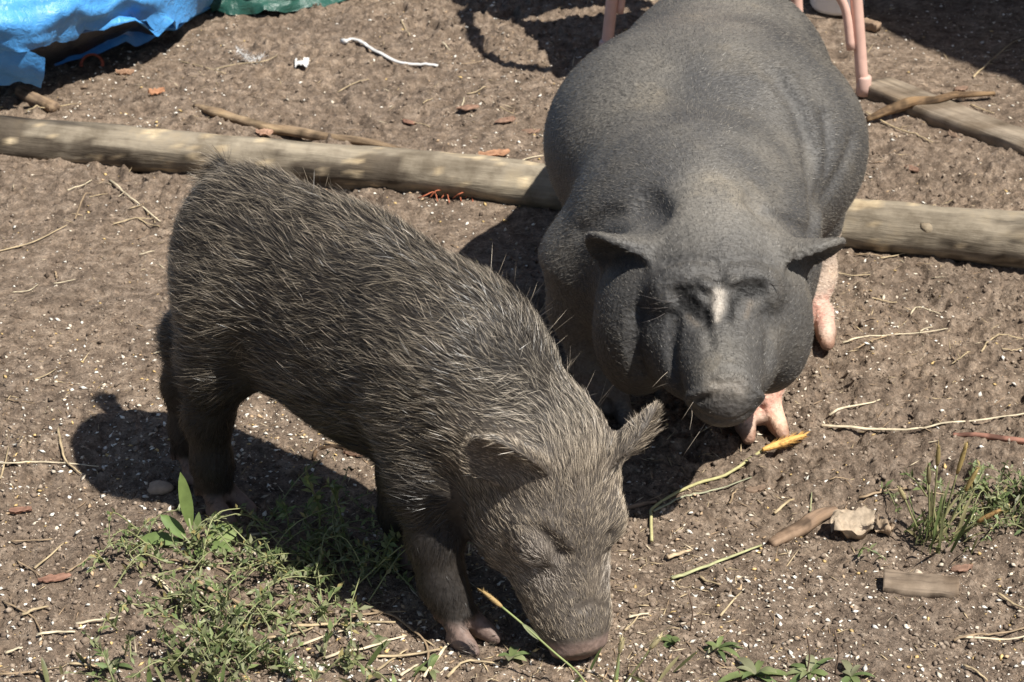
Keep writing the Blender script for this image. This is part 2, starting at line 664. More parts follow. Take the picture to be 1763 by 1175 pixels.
        for ax in range(3):
            o1, o2 = (ax + 1) % 3, (ax + 2) % 3
            sa = [slice(None)] * 3
            sb = [slice(None)] * 3
            sa[ax], sb[ax] = slice(0, -1), slice(1, None)
            ch = ins[tuple(sa)] != ins[tuple(sb)]
            E = np.argwhere(ch)
            ok = (E[:, o1] > 0) & (E[:, o2] > 0) & (E[:, o1] < v.shape[o1] - 1) & (E[:, o2] < v.shape[o2] - 1)
            E = E[ok]
            qs = []
            for d1, d2 in ((1, 1), (0, 1), (0, 0), (1, 0)):
                K = E.copy()
                K[:, o1] -= d1
                K[:, o2] -= d2
                qs.append(idx[K[:, 0], K[:, 1], K[:, 2]])
            q = np.stack(qs, -1)
            fl = ~ins[E[:, 0], E[:, 1], E[:, 2]]
            q[fl] = q[fl][:, ::-1]
            Q.append(q)
        return V, np.concatenate(Q)


def vnormals(V, Q):
    n = np.cross(V[Q[:, 2]] - V[Q[:, 0]], V[Q[:, 3]] - V[Q[:, 1]])
    vn = np.zeros_like(V)
    for k in range(4):
        np.add.at(vn, Q[:, k], n)
    return vn / (np.linalg.norm(vn, axis=1)[:, None] + 1e-12)


def smooth_mesh(V, Q, it=2, lam=0.5):
    e = np.concatenate([Q[:, [0, 1]], Q[:, [1, 2]], Q[:, [2, 3]], Q[:, [3, 0]]])
    deg = np.bincount(e[:, 0], minlength=len(V)).astype(float)
    for _ in range(it):
        for l in (lam, -lam * 1.04):
            s = np.stack([np.bincount(e[:, 0], weights=V[e[:, 1], k], minlength=len(V)) for k in range(3)], -1)
            V = V + l * (s / deg[:, None] - V)
    return V


def sstep(a, b, x):
    t = np.clip((x - a) / (b - a), 0, 1)
    return t * t * (3 - 2 * t)


def near_poly(V, pts, w):
    """1 close to a polyline, 0 away from it"""
    pts = np.atleast_2d(pts)
    best = np.full(len(V), 1e9)
    for i in range(max(1, len(pts) - 1)):
        a, b = pts[i], pts[min(i + 1, len(pts) - 1)]
        ab = b - a
        t = np.clip(((V - a) @ ab) / max(ab @ ab, 1e-9), 0, 1)
        best = np.minimum(best, ((V - a - t[:, None] * ab) ** 2).sum(1))
    return np.exp(-best / (w * w))


def lerp(a, b, t):
    t = np.asarray(t)[..., None]
    return np.asarray(a) * (1 - t) + np.asarray(b) * t


def grow_hair(name, V, Q, dens, length, flow, lift, width, colf, seed, segs=3, clump=0.35, bend=0.5, mat=None, parent=None):
    """one ribbon per hair; dens per m2 (per vertex), length per vertex, flow per vertex direction"""
    r = np.random.default_rng(seed)
    vn = vnormals(V, Q)
    T = np.concatenate([Q[:, [0, 1, 2]], Q[:, [0, 2, 3]]])
    ar = 0.5 * np.linalg.norm(np.cross(V[T[:, 1]] - V[T[:, 0]], V[T[:, 2]] - V[T[:, 0]]), axis=1)
    wgt = ar * dens[T].mean(1)
    cnt = r.poisson(wgt)
    ti = np.repeat(np.arange(len(T)), cnt)
    n = len(ti)
    b = r.random((n, 2))
    fl = b.sum(1) > 1
    b[fl] = 1 - b[fl]
    bar = np.stack([1 - b.sum(1), b[:, 0], b[:, 1]], -1)
    vi = T[ti]
    def itp(A):
        return (A[vi] * (bar[:, :, None] if A.ndim == 2 else bar)).sum(1)
    P, Nn, Ln, Fl, Lf = itp(V), itp(vn), itp(length), itp(flow), itp(lift)
    Nn /= np.linalg.norm(Nn, axis=1)[:, None]
    # clumped disturbance of direction
    s = 55.0
    nz = np.stack([noise3(P[:, 0] * s, P[:, 1] * s, P[:, 2] * s + 7 * k) for k in range(3)], -1)
    nz2 = np.stack([noise3(P[:, 0] * 14, P[:, 1] * 14, P[:, 2] * 14 + 5 * k) for k in range(3)], -1)
    D = Fl + clump * nz + clump * 0.8 * nz2 + 0.22 * r.standard_normal((n, 3))
    D -= Nn * (D * Nn).sum(1)[:, None]
    D /= np.linalg.norm(D, axis=1)[:, None] + 1e-9
    lf = np.clip(Lf * (1 + 0.35 * r.standard_normal(n)), 0.03, 1.4)
    L = Ln * (0.55 + 0.75 * r.random(n))
    D0 = D * np.cos(lf)[:, None] + Nn * np.sin(lf)[:, None]
    side = np.cross(D, Nn)
    roll = 0.7 * r.standard_normal(n)
    side = side * np.cos(roll)[:, None] + Nn * np.sin(roll)[:, None]
    wd = width * (0.7 + 0.6 * r.random(n))
    rnd = r.random(n)
    VV, CC = [], []
    for k in range(segs + 1):
        t = k / segs
        # droop towards the skin / gravity along the hair
        c = P + D0 * (L * t)[:, None] + (-Nn * 0.28 * bend + np.array([0, 0, -0.10]) * bend) * (L * t * t)[:, None] - Nn * 0.001 * (1 - t)
        wk = wd * (1 - t) ** 0.7 * (1.0 if k else 0.9)
        col = colf(P, t, rnd, Nn)
        if k < segs:
            VV += [c - side * wk[:, None] * 0.5, c + side * wk[:, None] * 0.5]
            CC += [col, col]
        else:
            VV.append(c)
            CC.append(col)
    K = 2 * segs + 1
    VV = np.stack(VV, 1).reshape(-1, 3)
    CC = np.stack(CC, 1).reshape(-1, 3)
    base = (np.arange(n) * K)[:, None]
    qs, ts = [], []
    for k in range(segs - 1):
        qs.append(base + np.array([[2 * k, 2 * k + 1, 2 * k + 3, 2 * k + 2]]))
    ts = base + np.array([[2 * segs - 2, 2 * segs - 1, 2 * segs]])
    me = mesh_np(name, VV, np.concatenate(qs) if qs else None, ts, True, CC)
    o = obj(name, me, mat, parent, kind='stuff')
    return o, n


def toes(sd, foot, fwd, size=1.0, k=0.005, spread=1.2):
    """two cloven toes and two dew claws; foot = ground point under the fetlock"""
    fwd = unit([fwd[0], fwd[1], 0])
    sid = np.array([-fwd[1], fwd[0], 0])
    f = np.asarray(foot, float)
    for s in (-1, 1):
        a = f + fwd * 0.004 * size + sid * s * 0.0125 * size * spread + np.array([0, 0, 0.026 * size])
        b = f + fwd * 0.040 * size + sid * s * 0.0165 * size * spread + np.array([0, 0, 0.0085 * size])
        sd.cone(a, b, 0.0120 * size, 0.0080 * size, k)
        c = f + fwd * 0.016 * size + sid * s * 0.0155 * size * spread + np.array([0, 0, 0.010 * size])
        sd.ell(c, (0.024 * size, 0.0115 * size, 0.0115 * size), np.stack([fwd, sid, np.array([0, 0, 1.0])]), k)
        if s > 0:
            sd.groove(np.array([f + fwd * 0.012 * size + np.array([0, 0, 0.034 * size]), f + fwd * 0.045 * size + np.array([0, 0, 0.004])]), 0.0045 * size, 0.009 * size)
        d = f - fwd * 0.020 * size + sid * s * 0.017 * size
        sd.cone(d + np.array([0, 0, 0.045 * size]), d + np.array([0, 0, 0.028 * size]) - fwd * 0.006 * size, 0.008 * size, 0.005 * size, k)


# ------------------------------------------------------------------ the big pot-bellied pig, facing the camera
def build_big():
    sd = SDF((-0.03, 2.28, -0.012), (0.66, 3.55, 0.52), 0.0036)
    f = unit([-0.16, -0.987, 0])
    l = np.array([-f[1], f[0], 0])                 # the pig's left (towards the log's right end)
    up = np.array([0, 0, 1.0])
    R = np.stack([f, l, up])
    B0 = np.array([0.240, 2.76, 0])
    def at(x, y, z):
        return B0 + f * x + l * y + up * z
    # trunk
    sd.ell(at(-0.02, 0.01, 0.240), (0.17, 0.155, 0.150), R, 0.05)
    sd.ell(at(-0.27, 0.002, 0.272), (0.25, 0.238, 0.176), R, 0.07)
    sd.ell(at(-0.28, 0, 0.21), (0.24, 0.165, 0.140), R, 0.06)
    sd.ell(at(-0.51, 0.010, 0.260), (0.17, 0.172, 0.174), R, 0.08)
    # head frame
    Hc = np.array([0.256, 2.600, 0.262])
    tip = np.array([0.262, 2.398, 0.216])
    a = unit(tip - Hc)
    s = unit(np.cross(a, up))                      # to the pig's right = picture left
    s = -s if s[0] < 0 else s                      # make it picture right
    n = np.cross(s, a)
    n = n if n[2] > 0 else -n
    RH = np.stack([a, s, n])
    def hd(x, y, z):
        return Hc + a * x + s * y + n * z
    sd.cone(at(0.02, 0, 0.245), hd(-0.03, 0, -0.005), 0.150, 0.105, 0.07)
    sd.ell(hd(0.0, 0, 0.0), (0.105, 0.105, 0.075), RH, 0.05)
    sd.ell(hd(0.055, 0, 0.032), (0.05, 0.075, 0.040), RH, 0.03)
    sd.cone(hd(0.06, 0, -0.012), hd(0.208, 0, -0.010), 0.070, 0.047, 0.04)
    sd.cone(hd(0.06, 0, -0.06), hd(0.165, 0, -0.034), 0.055, 0.026, 0.03)
    da = unit(a - 0.55 * n)
    dn = np.cross(s, da)
    dn = dn if dn @ n > 0 else -dn
    sd.ell(hd(0.226, 0, -0.008), (0.011, 0.050, 0.037), np.stack([da, s, dn]), 0.007)
    for q in (-1, 1):
        c0 = hd(0.226, 0, -0.008) + da * 0.010 + s * q * 0.018 - dn * 0.002
        sd.groove(np.array([c0 - dn * 0.004, c0 + dn * 0.004]), 0.0065, 0.012)
    for q in (-1, 1):
        sd.ell(hd(0.030, -0.006 + q * 0.084, -0.062), (0.085, 0.061, 0.090), RH, 0.04)
        sd.ell(hd(0.110, q * 0.046, -0.032), (0.070, 0.034, 0.042), RH, 0.03)
        sd.ell(hd(0.075, q * 0.050, 0.038), (0.030, 0.034, 0.018), RH, 0.02)
        sd.ell(at(0.0, 0.008 + q * 0.10, 0.20), (0.10, 0.065, 0.12), R, 0.05)
    # legs
    def leg(top, mid, ank, foot, r, fw, size=1.0):
        sd.chain([(top, r[0]), (mid, r[1]), (ank, r[2]), (foot + up * 0.03, r[3])], 0.03)
        toes(sd, foot, fw, size)
    fR = gp(1304, 740)                             # the pig's left fore foot (picture right)
    fL = gp(1040, 712)
    hR = gp(1388, 578)
    leg(at(0.0, 0.10, 0.20), fR + np.array([0.012, 0.075, 0.13]), fR + np.array([0.008, 0.035, 0.07]), fR + np.array([0, 0.012, 0]), (0.075, 0.042, 0.028, 0.027), (0.15, -1), 1.22)
    leg(at(0.02, -0.125, 0.20), fL + np.array([-0.030, 0.060, 0.14]), fL + np.array([-0.008, 0.03, 0.07]), fL, (0.080, 0.045, 0.034, 0.032), (0.1, -1), 1.25)
    leg(at(-0.34, 0.12, 0.22), hR + np.array([0.0, 0.06, 0.16]), hR + np.array([0.012, 0.05, 0.08]), hR + np.array([0.003, 0.012, 0]), (0.10, 0.042, 0.028, 0.025), (-0.1, -1), 1.4)
    hL = np.array([0.205, 3.10, 0])
    leg(at(-0.40, -0.11, 0.22), hL + np.array([0.0, 0.04, 0.16]), hL + np.array([0, 0.04, 0.08]), hL, (0.11, 0.05, 0.033, 0.030), (-0.1, -1), 1.2)
    # tail
    tb = at(-0.67, 0, 0.33)
    sd.chain([(tb, 0.018), (tb + np.array([0.03, 0.03, -0.05]), 0.012), (tb + np.array([0.05, 0.03, -0.14]), 0.007), (tb + np.array([0.04, 0.02, -0.17]), 0.009)], 0.015)
    # ears
    eL, eLt = hd(-0.035, -0.078, 0.045), None
    sd.ear(hd(-0.025, -0.080, 0.040), hd(0.000, -0.158, 0.062), unit(-0.25 * s + 0.75 * a - 0.55 * n), 0.050, 0.016, 0.007, 8.0, 0.016, 0.10)
    sd.ear(hd(-0.020, 0.082, 0.040), hd(0.012, 0.172, 0.055), unit(0.25 * s + 0.75 * a - 0.62 * n), 0.046, 0.016, 0.007, 9.0, 0.016, 0.10)
    # creases placed where they show
    def gr(uv, wd, dp):
        p = sd.hits(uv)
        if len(p):
            sd.groove(p, wd, dp)
    gr([(1112, 352), (1126, 368)], 0.019, 0.034)
    gr([(1303, 348), (1318, 366)], 0.016, 0.028)
    gr([(1100, 372), (1040, 372), (1000, 400)], 0.012, 0.006)
    gr([(1330, 372), (1370, 388), (1395, 402)], 0.010, 0.006)
    # belly / shoulder folds on the lit side
    gr([(1330, 130), (1372, 190), (1392, 260), (1398, 330), (1396, 400)], 0.013, 0.008)
    gr([(1352, 120), (1392, 190), (1410, 260), (1414, 330), (1408, 390)], 0.010, -0.005)
    gr([(1420, 200), (1425, 260), (1418, 320), (1408, 350)], 0.010, 0.006)
    gr([(1468, 240), (1450, 290), (1425, 330), (1410, 350)], 0.010, 0.008)
    # face creases
    for uv, wd, dp in [
        ([(1172, 516), (1190, 536), (1208, 550)], 0.010, 0.017), ([(1276, 504), (1294, 510), (1308, 504)], 0.009, 0.015),
        ([(1165, 505), (1200, 497), (1222, 512)], 0.006, 0.007), ([(1260, 500), (1285, 488), (1310, 492)], 0.006, 0.007),
        ([(1135, 488), (1170, 478), (1212, 490)], 0.012, -0.008), ([(1262, 482), (1300, 472), (1330, 480)], 0.011, -0.008), ([(1238, 452), (1240, 492)], 0.008, 0.006),
        ([(1150, 455), (1190, 446), (1228, 452)], 0.006, 0.005), ([(1255, 450), (1290, 442), (1318, 450)], 0.006, 0.005),
        ([(1205, 470), (1240, 478), (1282, 470)], 0.006, 0.006), ([(1150, 470), (1190, 462)], 0.009, -0.007),
        ([(1222, 512), (1212, 545), (1225, 600)], 0.006, 0.005), ([(1262, 512), (1272, 545), (1262, 590)], 0.006, 0.005),
        ([(1160, 545), (1155, 590), (1160, 640), (1175, 680)], 0.010, 0.010), ([(1098, 540), (1092, 590), (1100, 640)], 0.010, 0.010),
        ([(1315, 520), (1325, 570), (1322, 620)], 0.009, 0.006),
        ([(1205, 690), (1235, 676), (1243, 664), (1265, 660), (1282, 672), (1300, 676)], 0.0045, 0.010),
        ([(1225, 640), (1250, 636), (1275, 640)], 0.005, 0.0035), ([(1222, 655), (1235, 660)], 0.004, 0.003),
        ([(1195, 705), (1230, 722), (1290, 712)], 0.005, 0.003)]:
        gr(uv, wd, dp)
    eyes = [sd.hit(1190, 538), sd.hit(1294, 508)]
    marks = dict(blaze=sd.hits([(1237, 508), (1237, 530), (1234, 552)]),
                 lidL=sd.hits([(1185, 545), (1200, 560)]), lidR=sd.hits([(1292, 520), (1284, 545)]),
                 snout=sd.hits([(1240, 670), (1270, 668)]), muz=sd.hits([(1240, 600), (1250, 650)]), disc=hd(0.240, 0, -0.012))
    V, Q = sd.mesh()
    V = smooth_mesh(V, Q, 2)
    vn = vnormals(V, Q)
    # colour of the hide
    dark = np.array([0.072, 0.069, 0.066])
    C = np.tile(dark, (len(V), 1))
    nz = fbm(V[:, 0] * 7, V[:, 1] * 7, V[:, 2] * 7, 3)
    C = lerp(C, np.array([0.185, 0.168, 0.142]), sstep(-0.3, 0.9, nz + 1.3 * np.clip(vn[:, 2], 0, 1) - 0.5) * 0.75)   # dust on the back plus sunlit lightening of upward faces put into the colour
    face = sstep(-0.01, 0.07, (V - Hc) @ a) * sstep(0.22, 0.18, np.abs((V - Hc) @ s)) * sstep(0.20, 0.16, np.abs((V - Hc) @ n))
    C = lerp(C, np.array([0.058, 0.055, 0.052]), face * 0.8)                      # blacker hide on muzzle and jowls, with face shade put into the colour
    def patch(pts, wd, col, amt=1.0):
        nonlocal C
        if len(pts):
            C = lerp(C, np.array(col), np.clip(near_poly(V, pts, wd) * amt, 0, 1))
    patch(marks['blaze'][:2], 0.0075, (0.42, 0.37, 0.31), 1.1); patch(marks['blaze'], 0.0045, (0.42, 0.37, 0.31), 1.0)
    patch(marks['lidL'], 0.004, (0.12, 0.10, 0.08)); patch(marks['lidR'], 0.004, (0.12, 0.10, 0.08))
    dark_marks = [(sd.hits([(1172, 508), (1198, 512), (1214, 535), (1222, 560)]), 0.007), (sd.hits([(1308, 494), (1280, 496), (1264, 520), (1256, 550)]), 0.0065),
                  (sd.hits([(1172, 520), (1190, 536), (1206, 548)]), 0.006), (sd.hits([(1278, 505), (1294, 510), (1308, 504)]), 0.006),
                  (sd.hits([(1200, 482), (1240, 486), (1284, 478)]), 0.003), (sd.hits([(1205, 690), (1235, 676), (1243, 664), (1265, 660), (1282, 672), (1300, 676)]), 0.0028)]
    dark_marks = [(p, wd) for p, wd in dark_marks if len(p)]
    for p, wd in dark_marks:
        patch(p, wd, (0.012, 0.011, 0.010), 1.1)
    patch(marks['muz'], 0.03, (0.17, 0.155, 0.13), 0.5)
    patch(marks['snout'], 0.014, (0.20, 0.172, 0.14), 0.7)
    patch([marks['disc']], 0.024, (0.10, 0.085, 0.075), 0.6)
    # white socks, pink hooves
    for ft, top, amt in ((fR, 0.13, 1.0), (hR, 0.125, 1.0), (fL, 0.16, 0.06), (hL, 0.12, 0.8)):
        dd = np.hypot(V[:, 0] - ft[0], V[:, 1] - ft[1])
        k = sstep(top + 0.02, top - 0.05, V[:, 2] + 0.02 * nz) * sstep(0.14, 0.09, dd) * amt
        C = lerp(C, np.array([0.52, 0.40, 0.31]), k)
        C = lerp(C, np.array([0.62, 0.33, 0.26]), k * sstep(0.075, 0.05, V[:, 2]) * sstep(0.02, 0.04, V[:, 2]) * 0.85)
        C = lerp(C, np.array([0.30, 0.175, 0.12]), k * sstep(0.030, 0.016, V[:, 2]))
        C = lerp(C, np.array([0.14, 0.10, 0.075]), k * sstep(0.012, 0.002, V[:, 2]) * 0.7)
    root = bpy.data.objects.new('pig', None)
    COL.objects.link(root)
    root.location = B0
    tag(root, 'big fat black pig with white blaze and pink hooves standing over the log', 'pig')
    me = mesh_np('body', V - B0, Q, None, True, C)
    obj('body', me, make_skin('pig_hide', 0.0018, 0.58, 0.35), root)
    # eyes
    em = make_plain('eye', (0.012, 0.009, 0.008), 0.12, 0.6)
    for e in eyes:
        if e is not None:
            mb = MB()
            uu, vv = np.meshgrid(np.linspace(0, math.pi, 9), np.linspace(0, 2 * math.pi, 13), indexing='ij')
            mb.grid(e + np.array([0, 0.0105, -0.003]) - B0 + 0.009 * np.stack([np.sin(uu) * np.cos(vv), np.sin(uu) * np.sin(vv), np.cos(uu)], -1))
            obj('eye', mb.mesh('eye'), em, root)
    if 'hair' in PARTS:
        head_t = ((V - Hc) @ a)
        ishead = sstep(-0.10, -0.02, head_t)
        flow = np.where((ishead > 0.5)[:, None], -a[None, :] * 1.0 + np.array([0, 0.2, 0.3]), -f[None, :] * 1.0 + np.array([0, 0, -0.55]))
        flow = flow + s[None, :] * (((V - Hc) @ s) * 6)[:, None]
        dens = np.full(len(V), 170000.0)
        dens *= np.where(vn[:, 2] < -0.5, 0.15, 1) * np.where(V[:, 2] < 0.035, 0.0, 1)
        disc = near_poly(V, np.array([marks['disc'], marks['disc'] - a * 0.02]), 0.03)
        dens *= 1 - np.clip(disc * 1.4, 0, 1)
        length = np.full(len(V), 0.0085) * (1 - 0.2 * ishead)
        liftv = np.full(len(V), 0.28)
        bl = near_poly(V, marks['blaze'], 0.009)
        def colf(P, t, rnd, Nn):
            base = lerp(np.array([0.045, 0.042, 0.040]), np.array([0.36, 0.325, 0.27]), np.clip(t * 0.5 + 0.35, 0, 1) * np.where(rnd < 0.45, 0.10, rnd * 0.9))
            fc = sstep(-0.01, 0.07, (P - Hc) @ a)
            base = base * (1 - 0.25 * fc)[:, None]  # face bristles darkened along with the painted face shade
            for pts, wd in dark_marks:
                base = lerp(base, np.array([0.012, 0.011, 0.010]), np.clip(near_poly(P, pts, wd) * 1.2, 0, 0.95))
            k = np.clip(near_poly(P, marks['blaze'], 0.0055) + 0.8 * near_poly(P, marks['blaze'][:1], 0.010), 0, 1)
            base = lerp(base, np.array([0.6, 0.54, 0.46]), k)
            for ft in (fR, hR):
                kk = (np.hypot(P[:, 0] - ft[0], P[:, 1] - ft[1]) < 0.1) & (P[:, 2] < 0.15)
                base = lerp(base, np.array([0.6, 0.48, 0.38]), kk * 1.0)
            return base
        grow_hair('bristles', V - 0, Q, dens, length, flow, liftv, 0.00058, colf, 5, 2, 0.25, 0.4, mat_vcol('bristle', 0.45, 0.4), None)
        hb = bpy.data.objects['bristles']
        hb.parent = root
        hb.matrix_parent_inverse.identity()
        hb.location = -B0
        # chin whiskers and brow lashes
        mb = MB()
        r = np.random.default_rng(3)
        spots = [(1190, 700), (1180, 712), (1170, 690), (1200, 722), (1195, 690), (1165, 660), (1215, 728), (1150, 640), (1182, 728), (1150, 530), (1160, 522), (1170, 515), (1145, 540), (1320, 495), (1325, 488), (1330, 492), (1175, 508)]
        for (u, v) in spots:
            p = sd.hit(u, v)
            if p is None:
                continue
            brow = v < 600
            sx = -1 if u < 1250 else 1
            d = unit(np.array([sx * (1.0 if brow else 0.7), -0.55, -0.25 if brow else -0.5]) + 0.35 * r.standard_normal(3))
            L = (0.034 if brow else 0.030) * (0.7 + 0.7 * r.random())
            pts = [p, p + d * L * 0.5, p + d * L + np.array([0.2 * sx, 0, -0.35 if not brow else 0.1]) * L * 0.6]
            mb.tube(bez(pts, 6) - B0, np.linspace(0.00042, 0.00015, len(bez(pts, 6))), 4, (0.34, 0.29, 0.23) if not brow else (0.07, 0.06, 0.055))
        obj('whiskers', mb.mesh('whiskers'), bpy.data.materials['bristle'], root, kind='stuff')
    print('BIG verts', len(V))


# ------------------------------------------------------------------ the young bristly pig, rooting head-down
def build_young():
    sd = SDF((-0.60, 1.93, -0.012), (0.26, 2.76, 0.54), 0.0030)
    up = np.array([0, 0, 1.0])
    S0 = gp(412, 300, 0.46)
    S1 = gp(835, 492, 0.425)
    f = unit([S1[0] - S0[0], S1[1] - S0[1], 0])
    rr = np.array([f[1], -f[0], 0])                # the pig's right = the side we see
    R = np.stack([f, rr, up])
    LB = np.linalg.norm((S1 - S0)[:2])
    O = np.array([S0[0], S0[1], 0])
    def at(t, y, z):
        return O + f * (t * LB) + rr * y + up * z
    print('YOUNG S0', S0, 'S1', S1, 'LB', LB, 'f', f)
    sd.ell(at(0.03, 0.0, 0.345), (0.105, 0.084, 0.118), R, 0.04)
    sd.ell(at(0.05, 0.0, 0.305), (0.095, 0.080, 0.105), R, 0.04)
    sd.ell(at(0.42, 0.0, 0.318), (0.21, 0.096, 0.146), R, 0.06)
    sd.ell(at(0.62, 0.0, 0.272), (0.15, 0.086, 0.122), R, 0.04)
    sd.ell(at(0.86, 0.005, 0.300), (0.13, 0.086, 0.122), R, 0.05)
    # head frame
    P0 = gp(984, 800, 0.245)
    P1 = gp(1028, 1122, 0.036)
    a = unit(P1 - P0)
    g = unit([0.48, -0.88, 0])
    n = unit(g - a * (g @ a))
    s = np.cross(n, a)
    if s[0] < 0:
        s = -s                                     # picture right = the pig's left
    HL = np.linalg.norm(P1 - P0)
    RH = np.stack([a, s, n])
    Hc = P0 - n * 0.055
    print('HEAD len', HL, 'a', a, 'n', n, 's', s)
    def hd(x, y, z):
        return Hc + a * x + s * y + n * z
    # neck
    sd.cone(at(0.93, 0.01, 0.315), hd(0.00, 0, -0.012), 0.092, 0.066, 0.05)
    sd.cone(at(0.93, 0.015, 0.25), hd(0.03, 0, -0.04), 0.072, 0.056, 0.05)
    # skull, muzzle
    sd.ell(hd(0.005, 0, 0.0), (0.078, 0.078, 0.062), RH, 0.04)
    sd.ell(hd(0.065, 0, 0.008), (0.055, 0.066, 0.046), RH, 0.03)
    sd.cone(hd(0.06, 0, -0.008), hd(HL - 0.02, 0, 0.008), 0.060, 0.038, 0.03)
    sd.cone(hd(0.08, 0, -0.045), hd(HL - 0.045, 0, -0.022), 0.042, 0.024, 0.025)
    sd.ell(hd(HL + 0.004, 0, 0.012), (0.011, 0.035, 0.024), np.stack([unit(a + 0.25 * n), s, unit(n - 0.25 * a)]), 0.008)
    sd.ell(hd(HL - 0.035, 0, 0.004), (0.035, 0.044, 0.034), RH, 0.02)
    for q in (-1, 1):
        sd.ell(hd(0.055, q * 0.048, -0.040), (0.075, 0.042, 0.055), RH, 0.035)
        sd.ell(hd(0.135, q * 0.030, -0.008), (0.050, 0.026, 0.030), RH, 0.02)
        sd.ell(hd(0.078, q * 0.044, 0.036), (0.028, 0.024, 0.016), RH, 0.018)
    # ears
    e1b = hd(-0.010, -0.054, 0.046)
    e1t = e1b + np.array([-0.060, -0.012, 0.046])
    e2b = hd(0.004, 0.056, 0.020)
    e2t = e2b + np.array([0.066, 0.012, 0.058])
    sd.ear(e1b, e1t, unit([-0.45, -0.85, -0.05]), 0.035, 0.012, 0.006, 11.0, 0.012, -0.05, 0.55, 0.45)
    sd.ear(e2b, e2t, unit([0.62, -0.45, -0.55]), 0.036, 0.012, 0.006, 14.0, 0.012, 0.0, 0.35, 0.5)
    # legs
    def leg(pr, foot, fw, size):
        sd.chain(pr, 0.028)
        toes(sd, foot, fw, size, 0.006)
    hn = gp(380, 880)
    hf = gp(338, 818)
    fn = gp(795, 1098)
    ff = gp(708, 962)
    V3 = lambda p, x, y, z: np.array([p[0], p[1], 0]) + f * x + rr * y + up * z
    leg([(at(0.04, 0.038, 0.31), 0.070), (V3(hn, 0.010, -0.010, 0.225), 0.048), (V3(hn, -0.012, 0, 0.135), 0.027), (V3(hn, -0.010, 0, 0.07), 0.022), (V3(hn, -0.004, 0, 0.032), 0.021)], hn, f, 0.95)
    leg([(at(0.04, -0.038, 0.31), 0.062), (V3(hf, 0.020, 0.0, 0.215), 0.040), (V3(hf, -0.008, 0.0, 0.135), 0.025), (V3(hf, -0.008, 0, 0.07), 0.021), (V3(hf, -0.004, 0, 0.032), 0.021)], hf, f, 0.95)
    leg([(at(0.86, 0.046, 0.27), 0.058), (V3(fn, -0.062, -0.012, 0.19), 0.038), (V3(fn, -0.044, -0.004, 0.115), 0.027), (V3(fn, -0.028, 0, 0.065), 0.023), (V3(fn, -0.006, 0, 0.032), 0.023)], fn, unit(f + np.array([0.2, -0.3, 0])), 0.95)
    leg([(at(0.90, -0.042, 0.27), 0.058), (V3(ff, 0.0, 0.0, 0.19), 0.038), (V3(ff, -0.01, 0, 0.115), 0.027), (V3(ff, -0.015, 0, 0.065), 0.023), (V3(ff, -0.005, 0, 0.032), 0.022)], ff, f, 0.95)
    # curled-up tail behind the rump
    tb = at(-0.185, -0.035, 0.365)
    sd.chain([(tb, 0.016), (tb - f * 0.03 - rr * 0.01 + up * 0.01, 0.010), (tb - f * 0.035 - rr * 0.02 + up * 0.04, 0.009), (tb - f * 0.03 - rr * 0.03 + up * 0.055, 0.011)], 0.012)
    def gr(uv, wd, dp):
        p = sd.hits(uv)
        if len(p):
            sd.groove(p, wd, dp)
    gr([(410, 640), (440, 560), (450, 480)], 0.034, 0.007)        # flank fold before the thigh
    gr([(935, 918), (952, 938), (966, 958)], 0.008, 0.010)        # eye slit
    gr([(1050, 925), (1058, 950)], 0.007, 0.007)
    gr([(940, 905), (965, 915), (985, 940)], 0.007, -0.004)
    gr([(1000, 1050), (1020, 1040), (1045, 1050)], 0.005, 0.004)
    gr([(985, 1000), (990, 1035)], 0.004, 0.002)
    eye = sd.hit(948, 932)
    facel = sd.hits([(925, 960), (950, 985), (940, 1005)])
    facer = sd.hits([(1050, 965), (1045, 1000)])
    disc = hd(HL + 0.014, 0, 0.010)
    V, Q = sd.mesh()
    V = smooth_mesh(V, Q, 2)
    vn = vnormals(V, Q)
    nz = fbm(V[:, 0] * 9, V[:, 1] * 9, V[:, 2] * 9, 3)
    C = np.tile(np.array([0.026, 0.022, 0.019]), (len(V), 1))
    hx = (V - Hc) @ a
    hs = (V - Hc) @ s
    hn_ = (V - Hc) @ n
    ishead = sstep(-0.07, 0.0, hx) * sstep(0.16, 0.13, np.abs(hs))
    ishead *= (np.linalg.norm(V - (Hc + a * 0.08), axis=1) < 0.24) * sstep(-0.125, -0.095, hn_) * sstep(-0.135, -0.105, hs)
    legline = np.array([V3(fn, -0.062, -0.012, 0.20), V3(fn, -0.044, -0.004, 0.115), V3(fn, -0.028, 0, 0.065), V3(fn, 0, 0, 0.01)])
    ishead *= 1 - np.clip(near_poly(V, legline, 0.046) * 1.7, 0, 1)
    earv = np.maximum(near_poly(V, np.array([e1b * 0.7 + e1t * 0.3, e1t]), 0.036), near_poly(V, np.array([e2b * 0.7 + e2t * 0.3, e2t]), 0.028))
    ishead = np.maximum(ishead, np.clip(earv * 1.6, 0, 1) * (hx > -0.12))
    C = lerp(C, np.array([0.11, 0.092, 0.076]), ishead * 0.8)
    snout = sstep(HL - 0.016, HL - 0.006, hx) * (np.hypot(hs, hn_ - 0.01) < 0.06)
    C = lerp(C, np.array([0.23, 0.165, 0.14]), snout * (vn @ (-a) > -0.55))
    C = lerp(C, np.array([0.10, 0.06, 0.05]), snout * sstep(0.5, 0.8, vn @ a))
    for ft in (hn, hf, fn, ff):
        dd = np.hypot(V[:, 0] - ft[0], V[:, 1] - ft[1])
        k = sstep(0.12, 0.08, dd) * sstep(0.040, 0.024, V[:, 2])
        C = lerp(C, np.array([0.20, 0.14, 0.115]), k)
    root = bpy.data.objects.new('pig', None)
    COL.objects.link(root)
    root.location = O
    tag(root, 'young dark brown bristly pig rooting with its snout on the ground beside the weeds', 'pig')
    me = mesh_np('body', V - O, Q, None, True, C)
